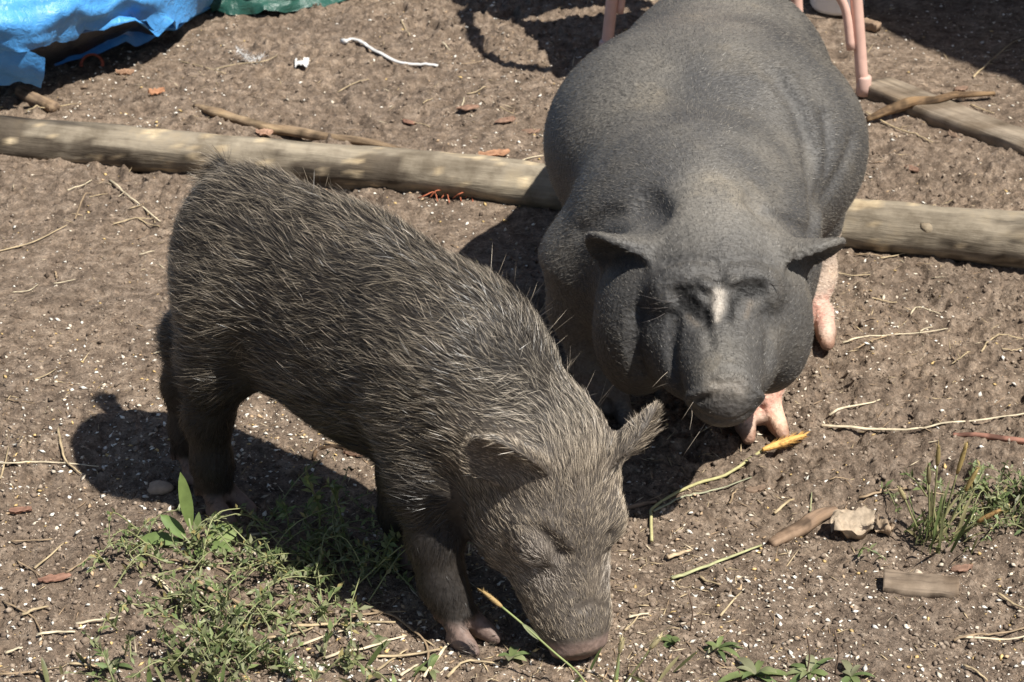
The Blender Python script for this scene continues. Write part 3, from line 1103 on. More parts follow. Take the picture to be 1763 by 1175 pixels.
    obj('body', me, make_skin('young_hide', 0.0008, 0.6, 0.3), root)
    if eye is not None:
        mb = MB()
        uu, vv = np.meshgrid(np.linspace(0, math.pi, 9), np.linspace(0, 2 * math.pi, 13), indexing='ij')
        mb.grid(eye - n * 0.0085 - O + 0.0075 * np.stack([np.sin(uu) * np.cos(vv), np.sin(uu) * np.sin(vv), np.cos(uu)], -1))
        obj('eye', mb.mesh('eye'), make_plain('young_eye', (0.012, 0.009, 0.008), 0.35, 0.4), root)
    if 'hair' in PARTS:
        flow = -f[None, :] * 1.0 + np.array([0, 0, 0.02])
        flow = np.repeat(flow, len(V), 0)
        rel = (V - O)
        side = np.clip((rel @ rr) * 5, -1, 1)
        flow[:, 2] += 0.10 * np.abs(side)
        leg_z = sstep(0.20, 0.10, V[:, 2]) * (1 - ishead)
        flow = lerp(flow, np.array([0, 0, -1.0]) - 0.25 * f, leg_z)
        hflow = -a[None, :] + s[None, :] * (hs * 9)[:, None]
        flow = flow * (1 - ishead[:, None]) + hflow * ishead[:, None]
        face = ishead * sstep(0.0, 0.06, hx)
        earm = np.maximum(near_poly(V, np.array([e1b * 0.7 + e1t * 0.3, e1t]), 0.036), near_poly(V, np.array([e2b * 0.7 + e2t * 0.3, e2t]), 0.028))
        earm = np.clip(earm * 1.5, 0, 1)
        length = 0.031 * (1 - 0.36 * face - 0.15 * ishead) * (1 - 0.62 * leg_z) * (1 - 0.62 * earm)
        ridge = sstep(0.75, 0.95, vn[:, 2]) * sstep(0.30, 0.36, V[:, 2])
        length = length * (1 + 0.15 * ridge)
        muz = face * sstep(0.13, 0.18, hx)
        length = length * (1 - 0.15 * muz)
        dens = np.full(len(V), 185000.0) * (1 + 0.5 * ishead)
        dens *= np.where(V[:, 2] < 0.03, np.where(ishead > 0.3, 1, 0), 1) * (1 - np.clip(snout * 1.3, 0, 1))
        dens *= np.where(vn[:, 2] < -0.6, 0.5, 1)
        if eye is not None:
            dens *= 1 - near_poly(V, [eye], 0.009)
        liftv = np.full(len(V), 0.20) + 0.12 * ridge
        def colf(P, t, rnd, Nn):
            big = fbm(P[:, 0] * 10, P[:, 1] * 10, P[:, 2] * 10, 2)
            ptx = (P - Hc) @ a
            pts_, ptn = (P - Hc) @ s, (P - Hc) @ n
            hd_ = sstep(-0.16, -0.03, ptx) * (np.linalg.norm(P - (Hc + a * 0.07), axis=1) < 0.27) * sstep(-0.125, -0.095, ptn) * sstep(-0.135, -0.105, pts_)
            hd_ = hd_ * (1 - np.clip(near_poly(P, legline, 0.046) * 1.7, 0, 1))
            tipc = lerp(np.array([0.52, 0.43, 0.31]), np.array([0.80, 0.68, 0.53]), rnd ** 2)
            tipc = lerp(tipc, np.array([0.62, 0.51, 0.39]), hd_ * 0.5)
            nape = np.exp(-((P - (Hc - a * 0.10 + n * 0.03)) ** 2).sum(1) / 0.09 ** 2)
            tipc = lerp(tipc, np.array([0.78, 0.70, 0.58]), nape * 0.65)
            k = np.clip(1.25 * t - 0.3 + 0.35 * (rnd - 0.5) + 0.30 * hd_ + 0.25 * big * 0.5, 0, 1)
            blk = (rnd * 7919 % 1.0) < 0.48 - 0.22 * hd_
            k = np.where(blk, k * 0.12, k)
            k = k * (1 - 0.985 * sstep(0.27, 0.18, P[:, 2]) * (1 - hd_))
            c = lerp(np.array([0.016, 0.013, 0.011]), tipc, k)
            for pts in (facel, facer):
                if len(pts):
                    c = lerp(c, np.array([0.52, 0.46, 0.40]), near_poly(P, pts, 0.020) * 0.9 * (t > 0.2))
            return c
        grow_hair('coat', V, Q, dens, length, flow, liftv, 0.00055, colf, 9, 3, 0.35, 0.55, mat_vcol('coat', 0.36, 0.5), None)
        hb = bpy.data.objects['coat']
        hb.parent = root
        hb.location = -O
        # long upright guard bristles along the neck and back ridge
        d2 = np.where((ridge > 0.2) & (np.abs(rel @ rr) < 0.05), 500.0, 0.0)
        d2 += np.where((V[:, 2] > 0.24) & (hx > -0.2) & (ishead < 0.3) & (vn @ np.array([0.75, 0.5, 0.45]) > 0.7), 2600.0, 0.0)
        fl2 = np.repeat((-f * 0.4 + up * 0.2)[None, :], len(V), 0)
        grow_hair('guard_bristles', V, Q, d2, np.full(len(V), 0.042), fl2, np.full(len(V), 0.95), 0.0008, colf, 12, 3, 0.3, 0.2, bpy.data.materials['coat'], None)
        hb = bpy.data.objects['guard_bristles']
        hb.parent = root
        hb.location = -O
    print('YOUNG verts', len(V))


if 'big' in PARTS:
    build_big()
if 'young' in PARTS:
    build_young()


# ------------------------------------------------------------------ timber, tarps, chair, added shade caster, bucket
def ground_line(uv, lift, n=12):
    """smooth 3-D line over the ground through photo pixels"""
    P = bez([gp(u, v, 0) for u, v in uv], n)
    P[:, 2] = ground_h(P[:, 0], P[:, 1])
    # stiff: follow a smoothed relief
    k = np.ones(5) / 5
    z = np.convolve(np.pad(P[:, 2], 2, mode='edge'), k, mode='valid')
    P[:, 2] = np.maximum(z, P[:, 2] - 0.003) + lift
    return P


def rough_tube(mb, pts, radii, n, amp, fr, seed, colf=None, flat=1.0):
    """tube whose skin is knobbly; colf(P) -> colour multiplier"""
    pts = np.asarray(pts)
    m = len(pts)
    T = np.gradient(pts, axis=0)
    T /= np.linalg.norm(T, axis=1)[:, None]
    A = np.cross(T, [0, 0, 1.0])
    A /= np.linalg.norm(A, axis=1)[:, None]
    B = np.cross(A, T)
    th = np.arange(n) * 2 * math.pi / n
    D = np.cos(th)[None, :, None] * A[:, None, :] + flat * np.sin(th)[None, :, None] * B[:, None, :]
    r = np.broadcast_to(np.asarray(radii, float), (m,))[:, None] * np.ones((1, n))
    Q = pts[:, None, :] + D * r[:, :, None]
    L = np.concatenate([[0], np.cumsum(np.linalg.norm(np.diff(pts, axis=0), axis=1))])
    g1 = fbm(L[:, None] * fr * 0.18 + seed, np.cos(th)[None, :] * 2.2 + seed, np.sin(th)[None, :] * 2.2, 3)
    g2 = fbm(Q[..., 0] * fr, Q[..., 1] * fr, Q[..., 2] * fr + seed, 2)
    r = r * (1 + amp * g1 + 0.5 * amp * g2)
    V = (pts[:, None, :] + D * r[:, :, None]).reshape(-1, 3)
    i, j = np.meshgrid(np.arange(m - 1), np.arange(n), indexing='ij')
    a = i * n + j
    b = i * n + (j + 1) % n
    q = np.stack([a, b, b + n, a + n], -1).reshape(-1, 4)
    V = np.concatenate([V, pts[:1], pts[-1:]])
    k = m * n
    t = [[(s + 1) % n, s, k] for s in range(n)] + [[(m - 1) * n + s, (m - 1) * n + (s + 1) % n, k + 1] for s in range(n)]
    c = colf(V, np.concatenate([g1.ravel(), [0, 0]])) if colf else (1, 1, 1)
    mb.add(V, q, t, c)


def along_x(obj_, p0, p1):
    """move an object's origin to p0 with its X axis along the piece, so that grain runs along it"""
    d = Vector(p1) - Vector(p0)
    M = d.to_track_quat('X', 'Z').to_matrix().to_4x4()
    M.translation = Vector(p0)
    obj_.data.transform(M.inverted())
    obj_.matrix_world = M


def build_things():
    # --- the long log
    wood = make_wood_mat('weathered_log', (0.43, 0.375, 0.29), (0.27, 0.23, 0.175), (0.075, 0.063, 0.052), (2.2, 26, 26), 0.006)
    uv = [(-420, 196), (0, 236), (300, 262), (640, 291), (930, 321), (1420, 381), (1763, 414), (2150, 455)]
    rads = [0.034, 0.036, 0.036, 0.037, 0.039, 0.041, 0.046, 0.047]
    ctr = [gp(u, v, r * 0.72) for (u, v), r in zip(uv, rads)]
    P = bez(ctr, 150)
    rad = np.interp(np.linspace(0, 1, len(P)), np.linspace(0, 1, len(rads)), rads)
    def logc(V, g):
        n1 = fbm(V[:, 0] * 9, V[:, 1] * 9, V[:, 2] * 30, 3)
        n2 = fbm(V[:, 0] * 40, V[:, 1] * 40, V[:, 2] * 60 + 5, 2)
        c = np.ones((len(V), 3)) * np.array([0.85, 0.84, 0.82])
        c = lerp(c, np.array([0.36, 0.34, 0.33]), sstep(0.25, 0.5, n1 + 0.3 * n2))          # grey bark still on
        c = lerp(c, np.array([1.55, 1.45, 1.25]), sstep(0.5, 0.62, n2 + 0.5 * fbm(V[:, 0] * 6, V[:, 1] * 6, 3.0, 2)))  # bare patches
        return c
    mb = MB()
    rough_tube(mb, P, rad, 36, 0.10, 22, 3.0, logc)
    lg = obj('log', mb.mesh('log'), wood, None, 'long weathered grey-brown log lying across the dirt behind the young pig', 'log')
    along_x(lg, P[0], P[-1])
    inv = lg.matrix_world.inverted()
    # bare knots and stubs of cut branches on the log
    knot = make_wood_mat('knot_wood', (0.55, 0.46, 0.33), (0.42, 0.34, 0.24), (0.12, 0.09, 0.07), (30, 30, 30), 0.003)
    for (u, v, r) in [(1605, 392, 0.012), (1642, 411, 0.008), (1696, 400, 0.010), (648, 318, 0.010)]:
        c = gp(u, v, 0.055)
        dmin = np.argmin(((P - c) ** 2).sum(1))
        # slide along the line of sight until it meets the log's skin
        dr = unit(ray(u, v))
        t = np.linspace(-0.25, 0.25, 500)
        L = c + dr * t[:, None]
        dist = np.array([np.sqrt(((P - x) ** 2).sum(1)).min() for x in L])
        k = np.nonzero(dist < rad[dmin] * 1.0)[0]
        if not len(k):
            continue
        c = L[k[0]]
        nrm = unit(c - P[np.argmin(((P - c) ** 2).sum(1))])
        kb = MB()
        pts = [c - nrm * 0.014, c - nrm * 0.004, c - nrm * 0.0015, c - nrm * 0.0005]
        kb.tube(pts, [r * 1.5, r * 1.4, r * 1.15, r * 0.5], 11, (0.8, 0.8, 0.8), True, 0.6, 0.16, int(u))
        o = obj('knot', kb.mesh('knot'), knot)
        o.data.transform(inv)
        o.parent = lg

    # --- bark-covered stick behind the log
    bark = make_wood_mat('stick_bark', (0.42, 0.31, 0.19), (0.22, 0.155, 0.10), (0.06, 0.045, 0.034), (6, 90, 90), 0.003)
    def stick(uv, r, label, name='stick', n=12, seg=40, amp=0.18, mat=bark, lift=0.75, flat=1.0, tint=(1, 1, 1)):
        P = bez([gp(u, v, 0) for u, v in uv], seg)
        rr_ = np.interp(np.linspace(0, 1, len(P)), np.linspace(0, 1, len(r)), r)
        for i, p in enumerate(P):
            p[2] = gh(p[0], p[1])
        z = P[:, 2].copy()
        kk = max(3, len(P) // 3) | 1
        P[:, 2] = np.convolve(np.pad(z, kk // 2, mode='edge'), np.ones(kk) / kk, mode='valid') + rr_ * lift
        mb = MB()
        cf = lambda V, g: lerp(np.array(tint), np.array(tint) * 0.45, sstep(0.1, 0.6, fbm(V[:, 0] * 50, V[:, 1] * 50, V[:, 2] * 50, 2)))
        rough_tube(mb, P, rr_, n, amp, 60, uv[0][0] * 0.1, cf, flat)
        o = obj(name, mb.mesh(name), mat, None, label, 'stick')
        along_x(o, P[0], P[-1])
        return o
    stick([(335, 180), (375, 197), (430, 212), (500, 222), (580, 236), (655, 248), (700, 256)], [0.004, 0.010, 0.009, 0.010, 0.009, 0.007, 0.004], 'broken bark-covered branch lying just behind the long log')
    stick([(36, 170), (62, 182), (96, 197)], [0.0125, 0.013, 0.012], 'short grey stub of wood by the edge of the blue tarp', tint=(0.95, 0.95, 1.0), amp=0.08)
    stick([(1492, 212), (1528, 204), (1568, 194), (1613, 187), (1650, 173), (1712, 162)], [0.004, 0.0085, 0.010, 0.008, 0.007, 0.004], 'thin crooked stick lying across the half-buried plank', lift=2.6, tint=(0.75, 0.68, 0.6))
    brown = make_wood_mat('bare_stick', (0.40, 0.285, 0.20), (0.30, 0.21, 0.145), (0.16, 0.11, 0.08), (5, 70, 70), 0.002)
    stick([(1328, 934), (1360, 909), (1400, 887), (1440, 872)], [0.007, 0.0115, 0.011, 0.006], 'thick smooth brown stick beside the crumpled dry leaf', mat=brown, amp=0.12, flat=0.8, tint=(0.8, 0.78, 0.76))
    stick([(1640, 756), (1700, 762), (1775, 773)], [0.003, 0.004, 0.0045], 'thin reddish dead stem lying near the foxtail tuft', mat=brown, amp=0.1, tint=(1.0, 0.72, 0.75))
    stick([(540, 800), (548, 782), (585, 775), (612, 788)], [0.0022, 0.0025, 0.0022, 0.0016], 'thin dark twig lying under the belly of the young pig', amp=0.2, tint=(0.5, 0.45, 0.42))
    stick([(1040, 905), (1060, 880), (1100, 872), (1130, 868)], [0.0022, 0.003, 0.003, 0.002], 'thin pinkish twig on the dirt right of the young pig head', mat=brown, amp=0.1)

    # --- half-buried plank and small board
    grey = make_wood_mat('grey_plank', (0.36, 0.30, 0.23), (0.25, 0.205, 0.155), (0.10, 0.08, 0.06), (4, 70, 40), 0.003)
    def board(uv0, uv1, width, th, name, label, tilt=0.0, sink=0.3, mat=grey, back=True):
        a, b = gp(*uv0), gp(*uv1)
        d = unit(b - a)
        s = np.array([-d[1], d[0], 0])
        if s[1] < 0:
            s = -s
        L = np.linalg.norm(b - a)
        n = 40
        mb = MB()
        prof = [(-0.5, -0.5), (-0.5, 0.42), (-0.46, 0.5), (0.46, 0.5), (0.5, 0.42), (0.5, -0.5)]
        rows = []
        for i, t in enumerate(np.linspace(0, 1, n)):
            jag = 0.006 * math.sin(i * 1.7)
            row = []
            for (x, z) in prof:
                e = 0.16 * th * noise3(t * 9, x * 9, 4.0)
                row.append(a + d * (t * L) + s * (x * width + width * 0.5 + e) + np.array([0, 0, (z + 0.5 - sink) * th + tilt * x * width + 0.06 * th * noise3(t * 8, x * 5, 1.0)]))
            rows.append(row)
        P = np.array(rows, float)
        V = P.reshape(-1, 3)
        m_ = len(prof)
        q = []
        for i in range(n - 1):
            for j in range(m_):
                q.append([i * m_ + j, i * m_ + (j + 1) % m_, (i + 1) * m_ + (j + 1) % m_, (i + 1) * m_ + j])
        t_ = []
        for base, fl in ((0, 1), ((n - 1) * m_, -1)):
            for j in range(1, m_ - 1):
                t_.append([base, base + j + 1, base + j][::fl])
        c = lerp(np.ones(3), np.array([0.6, 0.56, 0.52]), sstep(0.0, 0.6, fbm(V[:, 0] * 14, V[:, 1] * 14, 2.0, 3)))
        mb.add(V, q, t_, c)
        o = obj(name, mb.mesh(name, False), mat, None, label, 'plank')
        along_x(o, a, b)
        return o
    board((1478, 158), (1820, 292), 0.085, 0.030, 'plank', 'weathered grey plank half buried in the dirt behind the log', -0.10, 0.56)
    grey2 = make_wood_mat('grey_scrap_wood', (0.29, 0.225, 0.165), (0.22, 0.17, 0.125), (0.10, 0.075, 0.058), (8, 160, 90), 0.0006)
    board((1520, 1018), (1650, 1030), 0.030, 0.016, 'wood_scrap', 'small square-cut scrap of grey wood in the dirt below the weeds', 0.25, 0.45, grey2)
    board((1480, 44), (1508, 52), 0.020, 0.016, 'wood_chip', 'small splinter of brown wood at the shadow edge by the chair', 0.0, 0.3, brown)

    # --- tarps
    def loft(rows, ncol, nrow, wr, seed, name, fr=9.0):
        rs = []
        for r_ in rows:
            C = np.array([gp(u, v, z) for u, v, z in r_])
            seg = np.concatenate([[0], np.cumsum(np.linalg.norm(np.diff(C, axis=0), axis=1))])
            t = np.linspace(0, seg[-1], ncol)
            rs.append(np.stack([np.interp(t, seg, C[:, k]) for k in range(3)], -1))
        rs = np.array(rs)
        out = np.array([[bez(rs[:, j, :], nrow)[i] for j in range(ncol)] for i in range(len(bez(rs[:, 0, :], nrow)))]) if len(rows) > 2 else \
            rs[0][None] * (1 - np.linspace(0, 1, nrow))[:, None, None] + rs[1][None] * np.linspace(0, 1, nrow)[:, None, None]
        x, y = out[..., 0], out[..., 1]
        rid = 1 - np.abs(fbm(x * fr, y * fr * 0.8, seed, 3))
        w_ = wr * (rid ** 3 - 0.4) + wr * 0.8 * fbm(x * fr * 3, y * fr * 3, seed + 4, 2) * 0.5
        out[..., 2] += w_
        out[..., 1] += 0.5 * wr * fbm(x * fr * 1.4, y * fr, seed + 9, 2)
        out[..., 2] = np.maximum(out[..., 2], 0.004)
        mb = MB()
        mb.grid(out)
        o_me = mb.mesh(name)
        return o_me
    def tarp_mat(name, col, hi):
        m, nt, b = mat_new(name)
        co = nt.nodes.new('ShaderNodeTexCoord').outputs['Object']
        n = noise_node(nt, 14, 5, 0.7, co)
        r = ramp(nt, n.outputs[0], [(0.3, tuple(x * 0.85 for x in col)), (0.6, col), (0.78, hi)])
        nt.links.new(r.outputs[0], b.inputs['Base Color'])
        b.inputs['Roughness'].default_value = 0.38
        b.inputs['Specular IOR Level'].default_value = 0.5
        n2 = noise_node(nt, 38, 5, 0.6, co)
        n2.inputs['Distortion'].default_value = 1.5
        bump(nt, b, n2.outputs[0], 0.8, 0.006)
        return m
    blue = tarp_mat('blue_tarp', (0.080, 0.33, 0.74), (0.22, 0.48, 0.80))
    green = tarp_mat('green_tarp', (0.022, 0.085, 0.065), (0.10, 0.22, 0.18))
    t0 = gp(120, 60, 0)
    root = bpy.data.objects.new('tarp', None)
    COL.objects.link(root)
    tag(root, 'crumpled bright blue plastic tarp with a folded edge', 'tarp')
    upper = loft([[(-300, -360, .30), (-50, -360, .32), (150, -360, .30), (330, -350, .22), (430, -320, .15)],
                  [(-300, -80, .25), (0, -80, .27), (150, -90, .25), (310, -90, .18), (420, -90, .12)],
                  [(-300, 35, .20), (0, 25, .215), (120, 12, .20), (250, -8, .16), (310, -25, .13), (385, -30, .09)],
                  [(-300, 80, .165), (0, 70, .165), (60, 66, .16), (130, 44, .15), (200, 26, .135), (250, 16, .12), (285, 20, .10), (305, 2, .10), (372, -6, .06)],
                  [(-300, 92, .145), (0, 83, .145), (34, 87, .14), (80, 76, .135), (120, 62, .13), (190, 45, .12), (250, 35, .11), (272, 58, .06), (292, 44, .07), (302, 30, .08), (304, 49, .05), (330, 30, .04), (362, 3, .03)]],
                 110, 44, 0.016, 2.0, 'sheet', 8.0)
    obj('sheet', upper, blue, root)
    flap = loft([[(-300, 92, .145), (0, 83, .145), (34, 87, .138), (60, 92, .13), (78, 99, .12)],
                 [(-300, 122, .10), (0, 118, .10), (34, 120, .098), (60, 124, .09), (76, 128, .085)],
                 [(-300, 150, .055), (0, 145, .058), (30, 144, .06), (52, 147, .055), (71, 153, .045)]], 40, 16, 0.007, 6.0, 'flap', 14.0)
    obj('flap', flap, blue, root)
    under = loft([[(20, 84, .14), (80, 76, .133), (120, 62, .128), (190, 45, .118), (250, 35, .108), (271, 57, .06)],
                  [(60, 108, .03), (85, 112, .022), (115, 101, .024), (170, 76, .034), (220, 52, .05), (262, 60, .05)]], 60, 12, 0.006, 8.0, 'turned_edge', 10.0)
    obj('turned_edge', under, tarp_mat('tarp_edge_shade', (0.020, 0.026, 0.040), (0.03, 0.04, 0.06)), root)  # near-black colour paints the shade under the blue tarp's edge
    lower = loft([[(80, 70, .012), (150, 50, .012), (230, 35, .02), (300, 20, .02), (380, -20, .02)],
                  [(90, 100, .012), (180, 70, .02), (215, 58, .035), (250, 55, .02), (310, 42, .02), (375, 0, .02)],
                  [(95, 112, .008), (178, 88, .008), (215, 72, .022), (232, 80, .008), (256, 68, .010), (285, 54, .010), (302, 52, .012), (364, 12, .010)]], 60, 14, 0.006, 12.0, 'under_layer', 12.0)
    obj('under_layer', lower, blue, root)
    gt = loft([[(330, -120, .07), (480, -130, .07), (640, -120, .05)], [(350, -30, .05), (430, -25, .055), (510, -30, .05), (620, -45, .03)],
               [(360, 2, .03), (430, 0, .035), (500, -2, .03), (600, -20, .02)], [(364, 21, .006), (395, 23, .012), (430, 25, .004), (455, 20, .016), (500, 18, .006), (560, 8, .01), (604, -4, .006)]], 70, 24, 0.010, 21.0, 'tarp_green', 12.0)
    obj('tarp', gt, green, None, 'crumpled dark green tarp beside the blue one', 'tarp')

    # --- pink-beige tube chair behind the big pig
    pink = make_plain('chair_paint', (0.62, 0.40, 0.33), 0.42, 0.4, 30, 0.10, 0.0006)
    chair = bpy.data.objects.new('chair', None)
    COL.objects.link(chair)
    tag(chair, 'pinkish tube-framed garden chair standing behind the big pig', 'chair')
    NR = gp(1486, 160)
    RL = gp(1043, 98)
    th = math.radians(16)
    ex = np.array([math.cos(th), math.sin(th), 0])
    ey = np.array([-math.sin(th), math.cos(th), 0])
    dv = NR - RL
    wdt, dpt = dv @ ex, -(dv @ ey)
    NL, RR = NR - ex * wdt, RL + ex * wdt
    cc = (NR + RL) / 2
    chair.location = cc
    def part(name, mb, parent=chair):
        o = obj(name, mb.mesh(name, True, cc), pink, parent)
        return o
    up = np.array([0, 0, 1.0])
    seat_h = 0.43
    foot = make_plain('chair_ferrule', (0.55, 0.37, 0.31), 0.6, 0.3)
    for F0, sx, sy in ((NL, -1, -1), (NR, 1, -1), (RL, -1, 1), (RR, 1, 1)):
        top = F0 + up * seat_h - ex * sx * 0.055 - ey * sy * (0.05 if sy < 0 else -0.02)
        mb = MB()
        pts = [F0 + up * 0.0, F0 + (top - F0) * 0.5 + ex * sx * 0.004, top]
        if sy < 0:
            pts += [top + up * 0.20 + ex * sx * 0.03]
        mb.tube(bez(pts, 14), 0.0118, 12)
        o = part('leg', mb)
        mb = MB()
        mb.tube([F0 - up * 0.004, F0 + up * 0.012, F0 + up * 0.03, F0 + up * 0.034], [0.0135, 0.0142, 0.0138, 0.0120], 12)
        fo = obj('foot', mb.mesh('foot', True, cc), foot, o)
    # bent braces that swing from the legs up to the seat rail
    for F0, sx, sy in ((NL, -1, -1), (NR, 1, -1), (RL, -1, 1), (RR, 1, 1)):
        top = F0 + up * seat_h - ex * sx * 0.055 - ey * sy * (0.05 if sy < 0 else -0.02)
        a = F0 + (top - F0) * 0.20 - ex * sx * 0.016
        b = F0 + (top - F0) * 0.40 - ex * sx * 0.022
        c = F0 + (top - F0) * 0.56 - ex * sx * 0.065
        d = np.array([*(cc + (F0 - cc) * 0.35)[:2], 0]) + up * (seat_h - 0.06)
        mb = MB()
        mb.tube(bez([a, b, c, d], 18), 0.0085, 10)
        part('brace', mb)
    mb = MB()
    c0 = [NL + up * seat_h - ex * -0.055 + ey * 0.05, NR + up * seat_h - ex * 0.055 + ey * 0.05, RR + up * seat_h - ex * 0.055 + ey * 0.02, RL + up * seat_h + ex * 0.055 + ey * 0.02]
    t = np.linspace(0, 1, 14)
    g = np.array([[(c0[0] * (1 - u) + c0[1] * u) * (1 - v) + (c0[3] * (1 - u) + c0[2] * u) * v - up * 0.02 * math.sin(math.pi * u) * math.sin(math.pi * v) for u in t] for v in t])
    for dz in (0.0, -0.014):
        mb.grid(g + up * dz)
    rim = np.concatenate([g[0], g[1:, -1], g[-1, ::-1][1:], g[::-1, 0][1:]])
    mb.tube(rim - up * 0.007, 0.012, 8)
    part('seat', mb)
    mb = MB()
    bt = np.array([[c0[3] * (1 - u) + c0[2] * u + up * (0.06 + 0.42 * v) + ey * (0.10 * v + 0.03 * math.sin(math.pi * u)) for u in t] for v in t])
    for dy in (0.0, 0.012):
        mb.grid(bt + ey * dy)
    rim = np.concatenate([bt[0], bt[1:, -1], bt[-1, ::-1][1:], bt[::-1, 0][1:]])
    mb.tube(rim + ey * 0.006, 0.013, 8)
    part('backrest', mb)
    for sx, A, Bk in ((-1, c0[0], c0[3]), (1, c0[1], c0[2])):
        mb = MB()
        mb.tube(bez([A + up * 0.0, A + up * 0.20 + ex * sx * 0.03, A + up * 0.225 + ey * 0.10 + ex * sx * 0.035, Bk + up * 0.22 + ex * sx * 0.02, Bk + up * 0.20 + ey * 0.02], 20), 0.0135, 10)
        part('armrest', mb)
        mb = MB()
        mb.tube(bez([Bk + up * 0.0, Bk + up * 0.25 + ey * 0.06, Bk + up * 0.5 + ey * 0.11], 10), 0.013, 10)
        part('back_post', mb)

    # --- white bucket with a wire handle behind the chair
    bc = gp(1447, 30, 0)
    bc = bc + np.array([0.0, 0.06, 0])
    bk = bpy.data.objects.new('bucket', None)
    COL.objects.link(bk)
    bk.location = bc
    tag(bk, 'small white plastic bucket behind the leg of the chair', 'bucket')
    wp = make_plain('white_plastic', (0.78, 0.79, 0.80), 0.35, 0.5)
    mb = MB()
    prof = [(0.0, 0.0), (0.05, 0.0), (0.056, 0.01), (0.066, 0.15), (0.071, 0.152), (0.071, 0.160), (0.064, 0.160), (0.054, 0.014), (0.0, 0.012)]
    ph = np.linspace(0, 2 * math.pi, 29)
    mb.grid(np.array([[[r * math.cos(p), r * math.sin(p), z] for p in ph] for r, z in prof]))
    obj('pail', mb.mesh('pail'), wp, bk)
    mb = MB()
    mb.tube(bez([[-0.072, 0, 0.145], [-0.06, -0.03, 0.10], [0.0, -0.085, 0.075], [0.06, -0.03, 0.10], [0.072, 0, 0.145]], 20), 0.002, 6)
    obj('wire_handle', mb.mesh('wire_handle'), make_plain('wire', (0.25, 0.27, 0.30), 0.4, 0.6), bk)

    # --- unseen plank hut added off to the right to shade the far yard
    base = gp(1763, 122)
    cot = 1 / math.tan(SUN_EL)
    corner = np.array([base[0], base[1], 0]) + np.array([0.56, -0.83, 0]) * 0.22 + 2.2 * cot * np.array([SUN_H[0], SUN_H[1], 0])
    shade_shed = bpy.data.objects.new('shade_shed', None)
    COL.objects.link(shade_shed)
    shade_shed.location = corner
    shade_shed.rotation_euler = (0, 0, math.radians(34))
    tag(shade_shed, 'unseen plank hut added to shade the yard behind the chair', 'shade_shed')
    rs = np.random.default_rng(4)
    bw = 0.16
    Wd, Dp, Ht = 2.0, 2.4, 2.2
    bmesh_ = MB()
    bmesh_.box((0, 0, Ht / 2), (bw / 2 - 0.003, 0.012, Ht / 2))
    bme = bmesh_.mesh('shade_shed_board', False)
    bme.materials.append(grey)
    def boards(n, fn):
        for i in range(n):
            o = bpy.data.objects.new('board', bme)
            COL.objects.link(o)
            o.parent = shade_shed
            loc, rz = fn(i)
            o.location = loc
            o.rotation_euler = (0, 0, rz)
    boards(int(Wd / bw), lambda i: ((bw * (i + 0.5), 0.012 + 0.002 * (i % 2), 0), 0))
    boards(int(Dp / bw), lambda i: ((0.012 + 0.002 * (i % 2), 0.03 + bw * (i + 0.5), 0), math.pi / 2))
    for x, y in ((0.07, 0.075), (Wd - 0.1, 0.075), (0.075, Dp - 0.05), (Wd - 0.1, Dp - 0.05)):
        mb = MB()
        mb.box((x, y, Ht / 2), (0.04, 0.04, Ht / 2))
        obj('post', mb.mesh('post', False), grey, shade_shed)
    mb = MB()
    mb.box((Wd / 2 + 0.02, Dp / 2, Ht + 0.03), (Wd / 2 + 0.06, Dp / 2 + 0.06, 0.025))
    obj('roof', mb.mesh('roof', False), make_plain('roof_felt', (0.05, 0.05, 0.05), 0.9, 0.2, 20, 0.3, 0.002), shade_shed)


# ------------------------------------------------------------------ litter on the ground
PALE = (0.62, 0.53, 0.37)
STRAW = (0.46, 0.36, 0.22)
TAN = (0.33, 0.24, 0.15)
GRN = (0.30, 0.32, 0.15)


